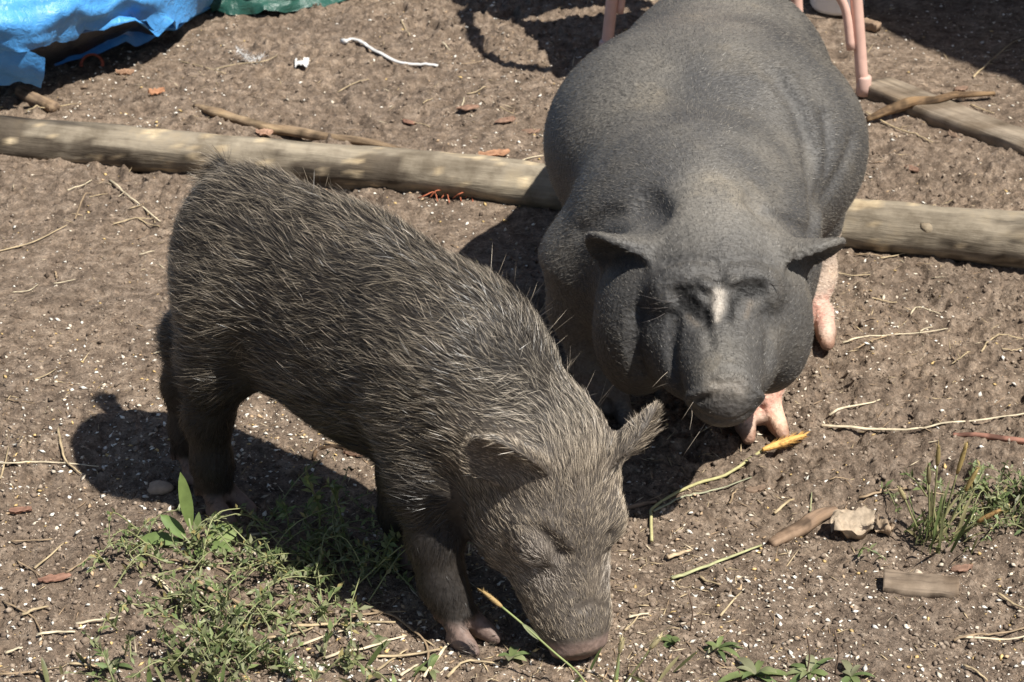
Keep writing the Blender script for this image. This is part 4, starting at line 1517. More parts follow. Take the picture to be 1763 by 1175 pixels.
def build_litter():
    smat = mat_vcol('straw', 0.6, 0.3, 120, 0.2)
    r = np.random.default_rng(21)
    def straw(uv, rad, c, label, name='straw', cat='straw', group=None, flat=0.6, lift=None):
        P = ground_line(uv, rad * 0.9 + 0.002 if lift is None else lift, max(6, 4 * len(uv)))
        k = np.linspace(0, 1, len(P))
        rr_ = rad * 0.78 * (1 - 0.45 * k) * (0.9 + 0.2 * r.random(len(P)))
        P[:, :2] += rad * 0.22 * r.standard_normal((len(P), 2))
        cols = np.array(c)[None, :] * (0.62 + 0.5 * r.random((len(P), 1)))
        mb = MB()
        mb.tube(P, rr_, 6, cols, True, flat)
        o = obj(name, mb.mesh(name, True, P[0]), smat, None, label, cat, group)
        o.location = P[0]
        return o
    named = [
        ([(190, 310), (232, 350), (276, 385)], .0030, PALE, 'straight pale straw pointing at the rump of the young pig'),
        ([(-10, 440), (60, 425), (116, 402)], .0023, STRAW, 'straw with a dry curl on the open dirt left of the young pig'),
        ([(0, 796), (90, 794), (170, 797)], .0023, PALE, 'long pale straw touching the shadow of the young pig rump'),
        ([(100, 745), (112, 790), (140, 815)], .0027, STRAW, 'bent tan straw in the shadow edge of the young pig rump'),
        ([(1452, 588), (1500, 575), (1560, 567), (1632, 563)], .0024, PALE, 'slender curved pale straw near the hind hoof of the big pig'),
        ([(1428, 717), (1516, 685)], .0030, PALE, 'short pale straw right of the fore hoof of the big pig'),
        ([(1415, 734), (1560, 736), (1650, 729), (1775, 717)], .0034, PALE, 'longest pale straw lying level on the open dirt'),
        ([(1490, 192), (1540, 220), (1590, 245), (1607, 249)], .0030, STRAW, 'yellow straw leaning beside the crooked stick'),
        ([(1543, 193), (1600, 176), (1641, 165)], .0042, STRAW, 'flat yellow straw lying along the crooked stick'),
        ([(1676, 134), (1700, 106), (1740, 72), (1770, 60)], .0028, STRAW, 'bent stalk reaching into the shade at the far right'),
        ([(1672, 176), (1712, 189)], .0026, STRAW, 'short straw lying on the half-buried plank'),
        ([(1158, 990), (1220, 971), (1312, 937)], .0040, (0.42, 0.42, 0.22), 'pale green stalk touching the thick brown stick'),
        ([(1150, 962), (1190, 945)], .0050, (0.55, 0.42, 0.27), 'flat pale chip of straw below the foxtail stem'),
        ([(1124, 888), (1180, 862), (1230, 846), (1292, 820)], .0026, (0.36, 0.36, 0.24), 'grey green stalk lying along the foxtail stem'),
        ([(45, 203), (85, 195), (132, 182)], .0026, STRAW, 'straw lying over the grey wood stub by the tarp'),
        ([(262, 1004), (310, 1036), (352, 1062)], .0046, PALE, 'broad pale straw between the two weed patches'),
        ([(322, 1004), (400, 1040), (470, 1070)], .0040, TAN, 'brown straw across the gap between the weed patches'),
        ([(500, 1090), (590, 1085), (680, 1082)], .0034, STRAW, 'straw lying level beyond the lower weed patch'),
        ([(640, 1062), (690, 1075), (730, 1110), (742, 1170)], .0030, TAN, 'curved straw by the fore hoof of the young pig'),
        ([(730, 1172), (765, 1128), (792, 1092)], .0032, PALE, 'pale straw leaning on the fore hoof of the young pig'),
        ([(560, 770), (610, 778), (668, 790)], .0030, TAN, 'reddish straw under the belly of the young pig'),
    ]
    for uv, rad, c, lb in named:
        straw(uv, rad, c, lb)
    plain = [([(118, 341), (158, 318)], .0022, PALE), ([(130, 386), (146, 345), (158, 338)], .0022, TAN), ([(155, 349), (185, 331)], .0017, STRAW),
             ([(195, 391), (240, 381), (272, 377)], .0022, STRAW), ([(224, 371), (246, 362)], .0018, STRAW), ([(240, 382), (275, 394)], .0020, STRAW),
             ([(240, 441), (266, 436)], .0020, PALE), ([(92, 486), (130, 482)], .0018, PALE), ([(22, 508), (50, 505), (66, 493)], .0016, PALE),
             ([(265, 612), (300, 600)], .0018, PALE), ([(0, 818), (16, 770)], .0020, STRAW), ([(60, 660), (98, 640)], .0018, STRAW), ([(10, 690), (60, 700)], .0015, TAN),
             ([(95, 470), (98, 478)], .0025, TAN), ([(310, 105), (390, 125)], .0020, STRAW), ([(370, 120), (440, 110), (478, 103)], .0022, STRAW),
             ([(580, 149), (635, 138)], .0025, STRAW), ([(690, 40), (706, 62)], .0020, STRAW), ([(762, 72), (775, 85)], .0022, PALE),
             ([(770, 115), (832, 102)], .0017, TAN), ([(795, 185), (800, 170)], .0022, PALE), ([(850, 180), (886, 193)], .0022, STRAW), ([(690, 200), (740, 216)], .0018, STRAW),
             ([(805, 160), (838, 152)], .0022, STRAW), ([(872, 285), (900, 275), (935, 270)], .0026, PALE), ([(880, 286), (935, 285)], .0022, (0.40, 0.40, 0.2)),
             ([(728, 180), (745, 170)], .002, STRAW), ([(1470, 440), (1520, 444)], .0022, TAN), ([(1515, 446), (1566, 438)], .0024, STRAW), ([(1424, 477), (1498, 480)], .0022, STRAW),
             ([(1500, 517), (1545, 510)], .0022, STRAW), ([(1568, 537), (1585, 525), (1620, 533)], .0018, PALE), ([(1585, 562), (1606, 552)], .0020, PALE), ([(1690, 600), (1720, 570), (1763, 568)], .0022, STRAW),
             ([(1470, 600), (1520, 580), (1550, 563)], .0022, TAN), ([(1725, 598), (1763, 586)], .002, STRAW), ([(1592, 351), (1640, 351)], .0022, STRAW),
             ([(1335, 881), (1368, 857)], .0032, STRAW), ([(1206, 984), (1240, 1006)], .0030, STRAW), ([(1256, 874), (1262, 850), (1270, 845)], .0024, TAN),
             ([(1428, 832), (1462, 826)], .0018, TAN), ([(1480, 862), (1560, 850)], .0028, TAN), ([(1082, 1064), (1118, 1055)], .0028, PALE), ([(1075, 1085), (1100, 1062)], .0020, STRAW),
             ([(1642, 1106), (1700, 1090), (1770, 1081)], .0030, TAN), ([(1650, 1101), (1770, 1098)], .0028, PALE), ([(1720, 1022), (1768, 1056)], .0030, STRAW), ([(1660, 1150), (1700, 1175)], .0026, STRAW),
             ([(1240, 1060), (1275, 1022)], .0022, STRAW), ([(1230, 1105), (1255, 1080)], .0018, TAN), ([(1395, 878), (1398, 850)], .0018, (0.35, 0.35, 0.2)), ([(1670, 600), (1640, 625)], .002, STRAW),
             ([(1580, 680), (1640, 678)], .0018, STRAW), ([(20, 935), (90, 928)], .0022, TAN), ([(60, 985), (110, 940)], .0024, STRAW), ([(30, 965), (70, 1000)], .0020, TAN), ([(40, 1070), (85, 1055)], .0034, STRAW),
             ([(65, 1100), (130, 1098)], .0032, PALE), ([(130, 1085), (210, 1075)], .0030, PALE), ([(10, 1125), (40, 1122)], .0030, PALE), ([(5, 1040), (60, 1075), (75, 1110)], .0020, TAN), ([(115, 990), (160, 965)], .0022, TAN),
             ([(290, 975), (370, 985), (420, 1000)], .0026, TAN), ([(420, 930), (480, 922)], .0030, PALE), ([(460, 1108), (540, 1095)], .0034, STRAW), ([(520, 1120), (600, 1092)], .0030, PALE),
             ([(560, 1150), (640, 1120), (700, 1100)], .0032, PALE), ([(590, 1075), (700, 1060)], .0028, TAN), ([(640, 1140), (760, 1128)], .0034, STRAW), ([(650, 1160), (700, 1120)], .0026, STRAW), ([(770, 1172), (800, 1150), (860, 1152)], .0030, STRAW),
             ([(690, 1170), (720, 1150)], .0030, PALE), ([(480, 1160), (560, 1172)], .0028, STRAW), ([(120, 1150), (200, 1165)], .0028, STRAW), ([(0, 1168), (110, 1160)], .0026, TAN)]
    def where(u, v):
        if v < 300 and u < 950:
            return 'short dry straw on the dirt behind the long log', 'short straws behind the log'
        if u < 310 and v < 860:
            return 'short dry straw on the open dirt by the young pig rump', 'short straws by the rump of the young pig'
        if u < 310:
            return 'short dry straw on the dirt beside the weed patches', 'short straws beside the weed patches'
        if u < 900:
            return 'dry straw lying among the weed patches and the young pig hooves', 'straws among the weeds'
        if u > 1400 and v < 730:
            return 'short dry straw on the dirt between the log and the longest straw', 'short straws right of the big pig'
        return 'short dry straw on the grain-strewn dirt around the thick smooth stick', 'short straws around the thick stick'
    for uv, rad, c in plain:
        lb, gname = where(*uv[0])
        straw(uv, rad, c, lb, group=gname)

    # --- foxtail with its seed head lying in front of the big pig
    def seedhead(mb, p0, p1, rad, c, seed):
        rr_ = np.random.default_rng(seed)
        P = bez([p0, (p0 + p1) / 2, p1], 8)
        t = np.linspace(0, 1, len(P))
        mb.tube(P, rad * 0.62 * np.sqrt(np.maximum(np.sin(math.pi * (0.08 + 0.88 * t)), 0.05)), 8, c)
        d = unit(p1 - p0)
        for i in range(150):
            s = rr_.random()
            b = p0 * (1 - s) + p1 * s
            o = unit(rr_.standard_normal(3))
            o = unit(o - d * (o @ d))
            w_ = rad * math.sqrt(max(math.sin(math.pi * (0.08 + 0.88 * s)), 0.05))
            e = b + o * w_ * 1.25 + d * rad * 1.3
            sd_ = np.cross(o, d) * 0.0009
            mb.add([b + o * w_ * 0.4 - sd_, b + o * w_ * 0.4 + sd_, e], None, [[0, 1, 2]], np.array(c) * (0.8 + 0.5 * rr_.random()))
    ft = bpy.data.objects.new('foxtail', None)
    COL.objects.link(ft)
    o0 = gpt(1120, 905)
    ft.location = o0
    tag(ft, 'dry foxtail stem with orange seed head by the fore hoof of the big pig', 'grass stem')
    P = ground_line([(1122, 930), (1121, 895), (1128, 878), (1200, 836), (1260, 812), (1312, 789)], 0.004, 22)
    mb = MB()
    mb.tube(P - o0, 0.0022, 6, (0.40, 0.37, 0.18))
    obj('stem', mb.mesh('stem'), smat, ft)
    mb = MB()
    a, b = gpt(1312, 794, 0.008), gpt(1386, 764, 0.010)
    seedhead(mb, a - o0, b - o0, 0.0085, (0.62, 0.36, 0.11), 3)
    obj('seed_head', mb.mesh('seed_head', False), smat, ft)

    # --- dry leaves
    lmat = mat_vcol('dry_leaf', 0.75, 0.25, 90, 0.35, 0.15, 0.001)
    def leaf(u, v, L, W, rot, c, label, curl=0.5, group=None, tilt=0.15):
        p = gpt(u, v, 0.004)
        n, m = 9, 7
        mb = MB()
        g = []
        for i, s in enumerate(np.linspace(0, 1, n)):
            w_ = W * math.sin(math.pi * (0.05 + 0.9 * s)) ** 0.7
            row = []
            for k in np.linspace(-1, 1, m):
                x, y = (s - 0.5) * L, k * w_ * 0.5
                z = curl * (k * k) * w_ * 0.5 + curl * 0.3 * L * (s - 0.5) ** 2 * 2 + 0.12 * W * noise3(s * 4 + u, k * 2 + v, 1.0)
                row.append((x * math.cos(rot) - y * math.sin(rot), x * math.sin(rot) + y * math.cos(rot), z + abs(x) * tilt * 0.3))
            g.append(row)
        g = np.array(g, float)
        mb.grid(g, np.array(c))
        gz = g.copy()
        gz[..., 2] -= 0.0012
        mb.grid(gz[:, ::-1], np.array(c))
        return obj('dry_leaf', mb.mesh('dry_leaf'), lmat, None, label, 'leaf', group, loc=p)
    def crumple(u, v, L, W, rot, c, label, seed, hs=1.0, group=None):
        p = gpt(u, v, 0.002)
        n = 15
        g = []
        for a_ in np.linspace(-1, 1, n):
            row = []
            for b_ in np.linspace(-1, 1, n):
                e = max(0.04, 1 - a_ * a_) ** 0.6 * (1 + 0.22 * noise3(a_ * 3 + seed, b_ * 3, 5.0))
                x, y = a_ * L * 0.5 * (1 + 0.15 * noise3(b_ * 3, a_, seed)), b_ * W * 0.5 * e
                z = 0.012 + 0.016 * (1 - abs(float(noise3(a_ * 1.7 + seed, b_ * 1.7, 1.0))) * 2.2) + 0.006 * float(noise3(a_ * 5, b_ * 5, seed))
                row.append((x * math.cos(rot) - y * math.sin(rot), x * math.sin(rot) + y * math.cos(rot), hs * max(z, 0.0) * (1 - 0.5 * b_ * b_)))
            g.append(row)
        g = np.array(g, float)
        mb = MB()
        mb.grid(g, np.array(c))
        g2 = g.copy()
        g2[..., 2] -= 0.0012
        mb.grid(g2[:, ::-1], np.array(c))
        return obj('dry_leaf', mb.mesh('dry_leaf', False), lmat, None, label, 'leaf', group, loc=p)
    crumple(1470, 912, 0.066, 0.060, 0.4, (0.40, 0.32, 0.235), 'large crumpled pale brown dry leaf beside the thick smooth stick', 3.0)
    crumple(1522, 918, 0.030, 0.026, 2.0, (0.36, 0.27, 0.185), 'small curled dry leaf touching the large one', 5.0, 0.6)
    crumple(270, 166, 0.030, 0.018, 0.3, (0.44, 0.22, 0.12), 'small orange dry leaf between the blue tarp and the log', 8.0, 0.4)
    crumple(455, 228, 0.030, 0.020, 0.1, (0.42, 0.26, 0.18), 'pinkish brown leaf tucked against the bark-covered branch', 9.0, 0.4)
    crumple(850, 266, 0.055, 0.020, 0.3, (0.40, 0.22, 0.13), 'long reddish brown leaf just behind the long log', 9.0, 0.4)
    crumple(215, 125, 0.034, 0.014, 0.2, (0.36, 0.22, 0.14), 'flat reddish leaf near the edge of the blue tarp', 9.0, 0.4)
    crumple(1020, 820 - 590, 0.03, 0.016, 0.4, (0.30, 0.17, 0.10), 'dark red dry leaf beside the back of the big pig', 9.0, 0.4)
    for u, v, L, W, rt in [(805, 192, .040, .018, 0.2), (870, 212, .040, .016, .5), (915, 224, .034, .016, .1), (705, 205, .03, .014, 2.6), (1655, 150, .03, .016, .4), (1570, 300, .03, .015, 2.2),
                           (1640, 232, .03, .014, 1.9), (145, 150, .02, .012, 1.1), (1655, 985, .03, .012, .3), (95, 1005, .04, .014, .3), (610, 790, .03, .010, 2.9), (1300, 840, .03, .012, .4), (35, 880, .03, .012, .2)]:
        crumple(u, v, L, W, rt, (0.20 + 0.08 * r.random(), 0.15, 0.105), 'small brown dry leaf lying loose on the trampled dirt', u * 0.1, 0.25, 'brown leaves on the dirt')

    # --- scraps: white strip, plastic scrap, feather, orange ring, twine, stone
    white = make_plain('white_strip', (0.58, 0.57, 0.55), 0.45, 0.4, 60, 0.15)
    P = ground_line([(592, 82), (606, 76), (628, 84), (655, 98), (690, 111), (725, 114), (754, 116)], 0.006, 26)
    mb = MB()
    mb.tube(P - P[0], np.concatenate([[0.009, 0.007], np.full(len(P) - 2, 0.0042)]), 8, (1, 1, 1), True, 0.6)
    obj('plastic_strip', mb.mesh('plastic_strip'), white, None, 'bent white plastic strip lying on the open dirt behind the log', 'plastic strip', loc=P[0])
    def scrap(u, v, sx, sy, h, name, label, cat, mat, seed):
        p = gpt(u, v, 0.0)
        n = 9
        g = np.array([[[(i / (n - 1) - .5) * sx * (1 + .15 * noise3(j * .4, seed, 0)), (j / (n - 1) - .5) * sy * (1 + .15 * noise3(i * .4, seed + 3, 0)),
                        h * (0.5 + 0.5 * noise3(i * .8 + seed, j * .8, 2.0)) + h * .5] for j in range(n)] for i in range(n)], float)
        mb = MB()
        mb.grid(g)
        g2 = g.copy()
        g2[..., 2] -= 0.0015
        mb.grid(g2[:, ::-1])
        return obj(name, mb.mesh(name), mat, None, label, cat, loc=p)
    scrap(520, 113, 0.026, 0.040, 0.009, 'plastic_scrap', 'small crumpled white plastic scrap right of the feather', 'plastic', white, 4.0)
    fe = bpy.data.objects.new('feather', None)
    COL.objects.link(fe)
    fe.location = gpt(430, 108, 0.003)
    tag(fe, 'small fluffy white feather on the dirt near the blue tarp', 'feather')
    mb = MB()
    shaft = bez([[-0.024, 0.018, 0.018], [-0.012, 0.006, 0.008], [0.004, 0, 0.004], [0.022, 0.006, 0.006]], 12)
    mb.tube(shaft, 0.0008, 5)
    obj('shaft', mb.mesh('shaft'), white, fe)
    mb = MB()
    rf = np.random.default_rng(8)
    for i in range(170):
        b = shaft[rf.integers(0, len(shaft))]
        d = unit(rf.standard_normal(3) * np.array([1, 1, 0.5]) + np.array([0.3, 0, 0.3]))
        e = b + d * 0.014 * (0.5 + rf.random())
        sd_ = unit(np.cross(d, [0, 0, 1.0])) * 0.0007
        mb.add([b - sd_, b + sd_, e], None, [[0, 1, 2]])
    obj('vane', mb.mesh('vane', False), white, fe)
    p = gpt(158, 112, 0.0)
    mb = MB()
    ang = np.linspace(-0.3, math.pi + 0.5, 22)
    mb.tube(np.stack([0.021 * np.cos(ang), 0.016 * np.sin(ang) * 0.9, 0.003 + 0.016 * np.clip(np.sin(ang), 0, 1)], -1), 0.0034, 7, (1, 1, 1), True, 0.7)
    obj('rubber_ring', mb.mesh('rubber_ring'), make_plain('red_rubber', (0.42, 0.105, 0.06), 0.6, 0.3, 60, 0.25), None, 'reddish orange rubber ring half sunk in dirt by the tarp', 'ring', loc=p)
    p = gpt(770, 345, 0.004)
    mb = MB()
    for k in range(6):
        x0 = -0.05 + 0.02 * k
        pts = [[x0, 0.0, 0.0], [x0 + 0.012, 0.012 * (k % 3 - 1), 0.010 + 0.004 * (k % 2)], [x0 + 0.028, 0.008, 0.008], [x0 + 0.034, -0.012 - 0.006 * (k % 2), 0.0]]
        mb.tube(bez(pts, 12), 0.0011, 5)
    obj('twine', mb.mesh('twine'), make_plain('red_twine', (0.40, 0.13, 0.07), 0.7, 0.2), None, 'loose curls of red twine below the long log', 'twine', loc=p)
    def stone(u, v, size, c, label, seed, name='stone', cat='stone', group=None):
        p = gpt(u, v, size[2] * 0.4)
        uu, vv = np.meshgrid(np.linspace(0, math.pi, 10), np.linspace(0, 2 * math.pi, 15), indexing='ij')
        D = np.stack([np.sin(uu) * np.cos(vv), np.sin(uu) * np.sin(vv), np.cos(uu)], -1)
        k = 1 + 0.22 * fbm(D[..., 0] * 1.6 + seed, D[..., 1] * 1.6, D[..., 2] * 1.6, 2)
        mb = MB()
        mb.grid(D * k[..., None] * np.array(size), np.array(c))
        return obj(name, mb.mesh(name), bpy.data.materials['stone_c'], None, label, cat, group, loc=p)
    mat_vcol('stone_c', 0.85, 0.2, 60, 0.25, 0, 0.001)
    stone(276, 843, (0.017, 0.013, 0.009), (0.38, 0.29, 0.22), 'smooth brown stone beside the hind hoof of the young pig', 2.0)
    stone(1655, 167, (0.008, 0.007, 0.006), (0.62, 0.50, 0.36), 'round pale pebble on the half-buried plank', 5.0, 'pebble', 'pebble')
    stone(1580, 993, (0.008, 0.010, 0.008), (0.52, 0.42, 0.32), 'pale pebble beside the square-cut wood scrap', 6.0, 'pebble', 'pebble')

    # --- uncountable litter: crumbs of soil, spilled grain, straw bits
    def spread(n, seed, clump, thr):
        rr_ = np.random.default_rng(seed)
        out = []
        while sum(len(o) for o in out) < n:
            u = rr_.random(n * 2) * 1963 - 100
            v = rr_.random(n * 2) ** 0.85 * 1275 - 60
            d = (587.5 - v) / FPX
            dy, dz = _fw[1] + _up[1] * d, _fw[2] + _up[2] * d
            t = -CAM_H / dz
            x, y = (u - 881.5) / FPX * t, dy * t
            k = 0.5 + 0.5 * fbm(x * clump, y * clump, seed * 1.7, 2)
            keep = rr_.random(len(x)) < np.clip(k - thr, 0.10, 1)
            out.append(np.stack([x[keep], y[keep]], -1))
        return np.concatenate(out)[:n]
    ico = []
    ph = (1 + 5 ** 0.5) / 2
    IV = np.array([[-1, ph, 0], [1, ph, 0], [-1, -ph, 0], [1, -ph, 0], [0, -1, ph], [0, 1, ph], [0, -1, -ph], [0, 1, -ph], [ph, 0, -1], [ph, 0, 1], [-ph, 0, -1], [-ph, 0, 1]]) / math.hypot(1, ph)
    IT = np.array([[0, 11, 5], [0, 5, 1], [0, 1, 7], [0, 7, 10], [0, 10, 11], [1, 5, 9], [5, 11, 4], [11, 10, 2], [10, 7, 6], [7, 1, 8], [3, 9, 4], [3, 4, 2], [3, 2, 6], [3, 6, 8], [3, 8, 9], [4, 9, 5], [2, 4, 11], [6, 2, 10], [8, 6, 7], [9, 8, 1]])
    OV = np.array([[1, 0, 0], [-1, 0, 0], [0, 1, 0], [0, -1, 0], [0, 0, 1], [0, 0, -1.0]])
    OT = np.array([[0, 2, 4], [2, 1, 4], [1, 3, 4], [3, 0, 4], [2, 0, 5], [1, 2, 5], [3, 1, 5], [0, 3, 5]])
    def scatter(name, XY, BV, BT, size, asp, cols, seed, sink, mat, smooth=True, jit=0.25):
        rr_ = np.random.default_rng(seed)
        n = len(XY)
        S = size(rr_, n)
        ang = rr_.random(n) * 2 * math.pi
        V = BV[None] * np.array(asp)[None, None, :] * (1 + jit * rr_.standard_normal((n, len(BV), 1)))
        V = V * S[:, None, None]
        tl = 0.35 * rr_.standard_normal(n)
        ca, sa = np.cos(ang)[:, None], np.sin(ang)[:, None]
        x, y, z = V[..., 0], V[..., 1], V[..., 2] + V[..., 0] * tl[:, None]
        V = np.stack([x * ca - y * sa, x * sa + y * ca, z], -1)
        gz = ground_h(XY[:, 0], XY[:, 1])
        V += np.stack([XY[:, 0], XY[:, 1], gz + S * asp[2] * sink], -1)[:, None, :]
        T = (np.arange(n) * len(BV))[:, None, None] + BT[None]
        ci = rr_.choice(len(cols), n, p=[c[1] for c in cols])
        C = np.array([c[0] for c in cols])[ci] * (0.75 + 0.5 * rr_.random((n, 1)))
        me = mesh_np(name, V.reshape(-1, 3), None, T.reshape(-1, 3), smooth, np.repeat(C, len(BV), 0))
        return me
    soil = mat_vcol('soil_crumb', 0.95, 0.1, 160, 0.3, 0, 0.001)
    me = scatter('loose_soil', spread(42000, 5, 2.2, 0.05), OV, OT, lambda r_, n: 0.0011 + 0.0040 * r_.random(n) ** 5.0, (1.1, 0.85, 0.75), [((0.20, 0.155, 0.118), .45), ((0.12, 0.09, 0.068), .3), ((0.30, 0.24, 0.185), .25)], 6, 0.2, soil, False, 0.35)
    obj('loose_soil', me, soil, None, 'loose crumbs and clods of brown soil', 'soil', None, 'stuff')
    gm = mat_vcol('grain', 0.6, 0.3)
    me = scatter('spilled_grain', spread(10000, 8, 2.6, 0.22), OV, OT, lambda r_, n: 0.0012 + 0.0036 * r_.random(n) ** 2.4, (1.2, 0.75, 0.42), [((0.72, 0.68, 0.60), .42), ((0.60, 0.52, 0.41), .36), ((0.58, 0.41, 0.18), .12), ((0.45, 0.32, 0.20), .10)], 9, 0.5, gm)
    obj('spilled_grain', me, gm, None, 'spilled white and yellow grain flakes', 'grain', None, 'stuff')
    me = scatter('straw_litter', spread(3600, 13, 2.0, 0.2), OV, OT, lambda r_, n: 0.006 + 0.012 * r_.random(n) ** 2, (1.0, 0.07, 0.05), [((0.40, 0.31, 0.19), .4), ((0.27, 0.19, 0.12), .45), ((0.55, 0.46, 0.32), .15)], 15, 1.5, smat)
    obj('straw_litter', me, smat, None, 'fine bits of straw trodden into the dirt', 'straw', None, 'stuff')


# ------------------------------------------------------------------ weeds
def build_weeds():
    lm = mat_vcol('weed_leaf', 0.5, 0.35, 60, 0.2, 0.30)
    sm = mat_vcol('weed_stem', 0.55, 0.3, 60, 0.15)
    fm = mat_vcol('seed_head', 0.7, 0.2)
    GREENS = [(0.165, 0.205, 0.080), (0.125, 0.170, 0.065), (0.215, 0.240, 0.115), (0.220, 0.225, 0.130)]
    def blade(mb, p, d, nrm, L, W, c, fold=0.25, droop=0.3, segs=4):
        d, side = unit(d), unit(np.cross(d, nrm))
        nn = np.cross(side, d)
        V, q = [], []
        for i in range(segs + 1):
            t = i / segs
            w_ = W * 0.5 * (math.sin(math.pi * (0.10 + 0.86 * t)) ** 0.8 if t < 1 else 0.04)
            c0 = p + d * L * t - np.array([0, 0, 1]) * droop * L * t * t
            V += [c0 - side * w_ + nn * fold * w_, c0, c0 + side * w_ + nn * fold * w_]
        for i in range(segs):
            b = 3 * i
            q += [[b, b + 1, b + 4, b + 3], [b + 1, b + 2, b + 5, b + 4]]
        mb.add(V, q, None, c)
    def small_leaf(mb, p, d, L, W, c, r):
        d = unit(d)
        side = unit(np.cross(d, np.array([0, 0, 1.0]) + 0.5 * r.standard_normal(3)))
        nn = np.cross(side, d)
        m1, m2 = p + d * L * 0.45, p + d * L - nn * 0.12 * L
        mb.add([p, m1 - side * W * .5 + nn * W * .15, m1 - nn * W * .05, m1 + side * W * .5 + nn * W * .15, m2], None, [[0, 2, 1], [0, 3, 2], [1, 2, 4], [2, 3, 4]], c)
    def tangle(u, v, label, nst, lo, hi, spread, upr, lf, seed, group=None, dirs=None, name='weed', leafw=0.0048, leafl=0.012, dens=900, center=None):
        """sprawling knotweed: thin branching stems with many narrow leaves"""
        r = np.random.default_rng(seed)
        o0 = gpt(u, v)
        root = bpy.data.objects.new(name, None)
        COL.objects.link(root)
        root.location = o0
        tag(root, label, 'weed', group)
        ms, ml = MB(), MB()
        for k in range(nst):
            b = np.array([spread[0] * r.standard_normal() * 0.5, spread[1] * r.standard_normal() * 0.5, 0])
            b[2] = gh(o0[0] + b[0], o0[1] + b[1]) - o0[2]
            L = lo + (hi - lo) * r.random()
            az = r.random() * 2 * math.pi
            el = upr * (0.25 + 0.9 * r.random())
            d = np.array([math.cos(az) * math.cos(el), math.sin(az) * math.cos(el), math.sin(el)])
            mid = b + d * L * 0.5 + 0.1 * L * r.standard_normal(3) + np.array([0, 0, 0.012])
            end = b + d * L + np.array([0, 0, -0.10 * L]) + 0.12 * L * r.standard_normal(3)
            zmin = 0.004
            mid[2], end[2] = max(mid[2], zmin), max(end[2], zmin)
            P = bez([b, mid, end], 9)
            cst = np.array((0.24, 0.25, 0.12)) * (0.75 + 0.5 * r.random())
            ms.tube(P, np.linspace(0.0012, 0.0006, len(P)), 4, cst, False)
            nl = int(L * lf * 0.72)
            for i in range(nl):
                s = 0.08 + 0.92 * r.random()
                x = s * (len(P) - 1)
                i0 = min(int(x), len(P) - 2)
                p = P[i0] + (P[i0 + 1] - P[i0]) * (x - i0)
                tg = unit(P[i0 + 1] - P[i0])
                dd = tg * 0.7 + r.standard_normal(3) * 0.7 + np.array([0, 0, 0.35])
                c = np.array(GREENS[r.integers(0, 4)]) * (0.7 + 0.75 * r.random())
                if r.random() < 0.07:
                    c = np.array([0.34, 0.29, 0.12])
                sc = (0.55 + 0.8 * r.random()) * (1.0 - 0.35 * s)
                small_leaf(ml, p, dd, leafl * sc, leafw * sc, c, r)
        obj('stem', ms.mesh('stem'), sm, root, kind='stuff')
        obj('foliage', ml.mesh('foliage', False), lm, root, kind='stuff')
        return root, ms, ml
    tangle(560, 985, 'sprawling green knotweed patch between the legs of the young pig', 62, 0.05, 0.15, (0.16, 0.10), 0.55, 330, 1)
    tangle(395, 1130, 'dense low green weed patch in front of the broad-leaved plant', 70, 0.04, 0.10, (0.15, 0.09), 0.8, 380, 2, leafl=0.016, leafw=0.0062)
    tangle(250, 968, 'small low green weed tuft left of the broad-leaved plant', 22, 0.03, 0.075, (0.06, 0.06), 0.6, 420, 3)
    tangle(470, 955, 'thin weed sprigs between the broad-leaved plant and the knotweed patch', 22, 0.04, 0.10, (0.12, 0.05), 0.5, 260, 31)
    tangle(1690, 890, 'bushy bright green weed clump beside the foxtail tuft', 46, 0.04, 0.085, (0.12, 0.07), 0.85, 430, 4, leafl=0.014)
    tangle(1770, 880, 'leafy weed at the right end of the bushy clump', 20, 0.04, 0.08, (0.06, 0.05), 0.85, 400, 5, leafl=0.015)
    # tall sprigs standing out of the knotweed patch
    def sprig(base, pts, label, seed, n=26, group=None):
        r = np.random.default_rng(seed)
        o0 = gpt(*base)
        root = bpy.data.objects.new('weed_sprig', None)
        COL.objects.link(root)
        root.location = o0
        tag(root, label, 'weed', group)
        P = bez([np.zeros(3)] + [np.array(p) for p in pts], 16)
        ms = MB()
        ms.tube(P, np.linspace(0.0017, 0.0008, len(P)), 5, (0.20, 0.22, 0.09))
        obj('stem', ms.mesh('stem'), sm, root)
        ml = MB()
        for i in range(n):
            s = 0.25 + 0.75 * r.random() ** 0.7
            k = min(int(s * (len(P) - 1)), len(P) - 1)
            c = np.array(GREENS[r.integers(0, 3)]) * (0.9 + 0.7 * r.random())
            d = r.standard_normal(3) + np.array([0, 0, 0.9])
            small_leaf(ml, P[k], d, 0.018 * (0.6 + 0.6 * r.random()), 0.0065, c, r)
        obj('foliage', ml.mesh('foliage', False), lm, root, kind='stuff')
    sprig((550, 935), [(0.002, -0.005, 0.05), (-0.006, -0.008, 0.085), (-0.012, -0.01, 0.108)], 'tall upright sprig with a leafy tip in the knotweed patch', 3)
    sprig((595, 950), [(-0.004, 0, 0.05), (-0.012, 0, 0.085), (-0.018, 0, 0.10)], 'upright leafy sprig standing next to the tallest one', 4)
    sprig((650, 985), [(0.01, 0, 0.03), (0.02, 0, 0.05), (0.028, -0.01, 0.052)], 'arching leafy sprig at the fore leg of the young pig', 6, 22)
    sprig((500, 930), [(-0.002, 0, 0.03), (-0.004, 0, 0.048)], 'short leafy sprig at the back of the knotweed patch', 7, 22)
    # broad-leaved plant, each leaf a part
    o0 = gpt(335, 948)
    root = bpy.data.objects.new('dock_plant', None)
    COL.objects.link(root)
    root.location = o0
    tag(root, 'broad-leaved green plant with one tall upright leaf before the hind leg', 'plant')
    cam_n = unit(_C - o0)
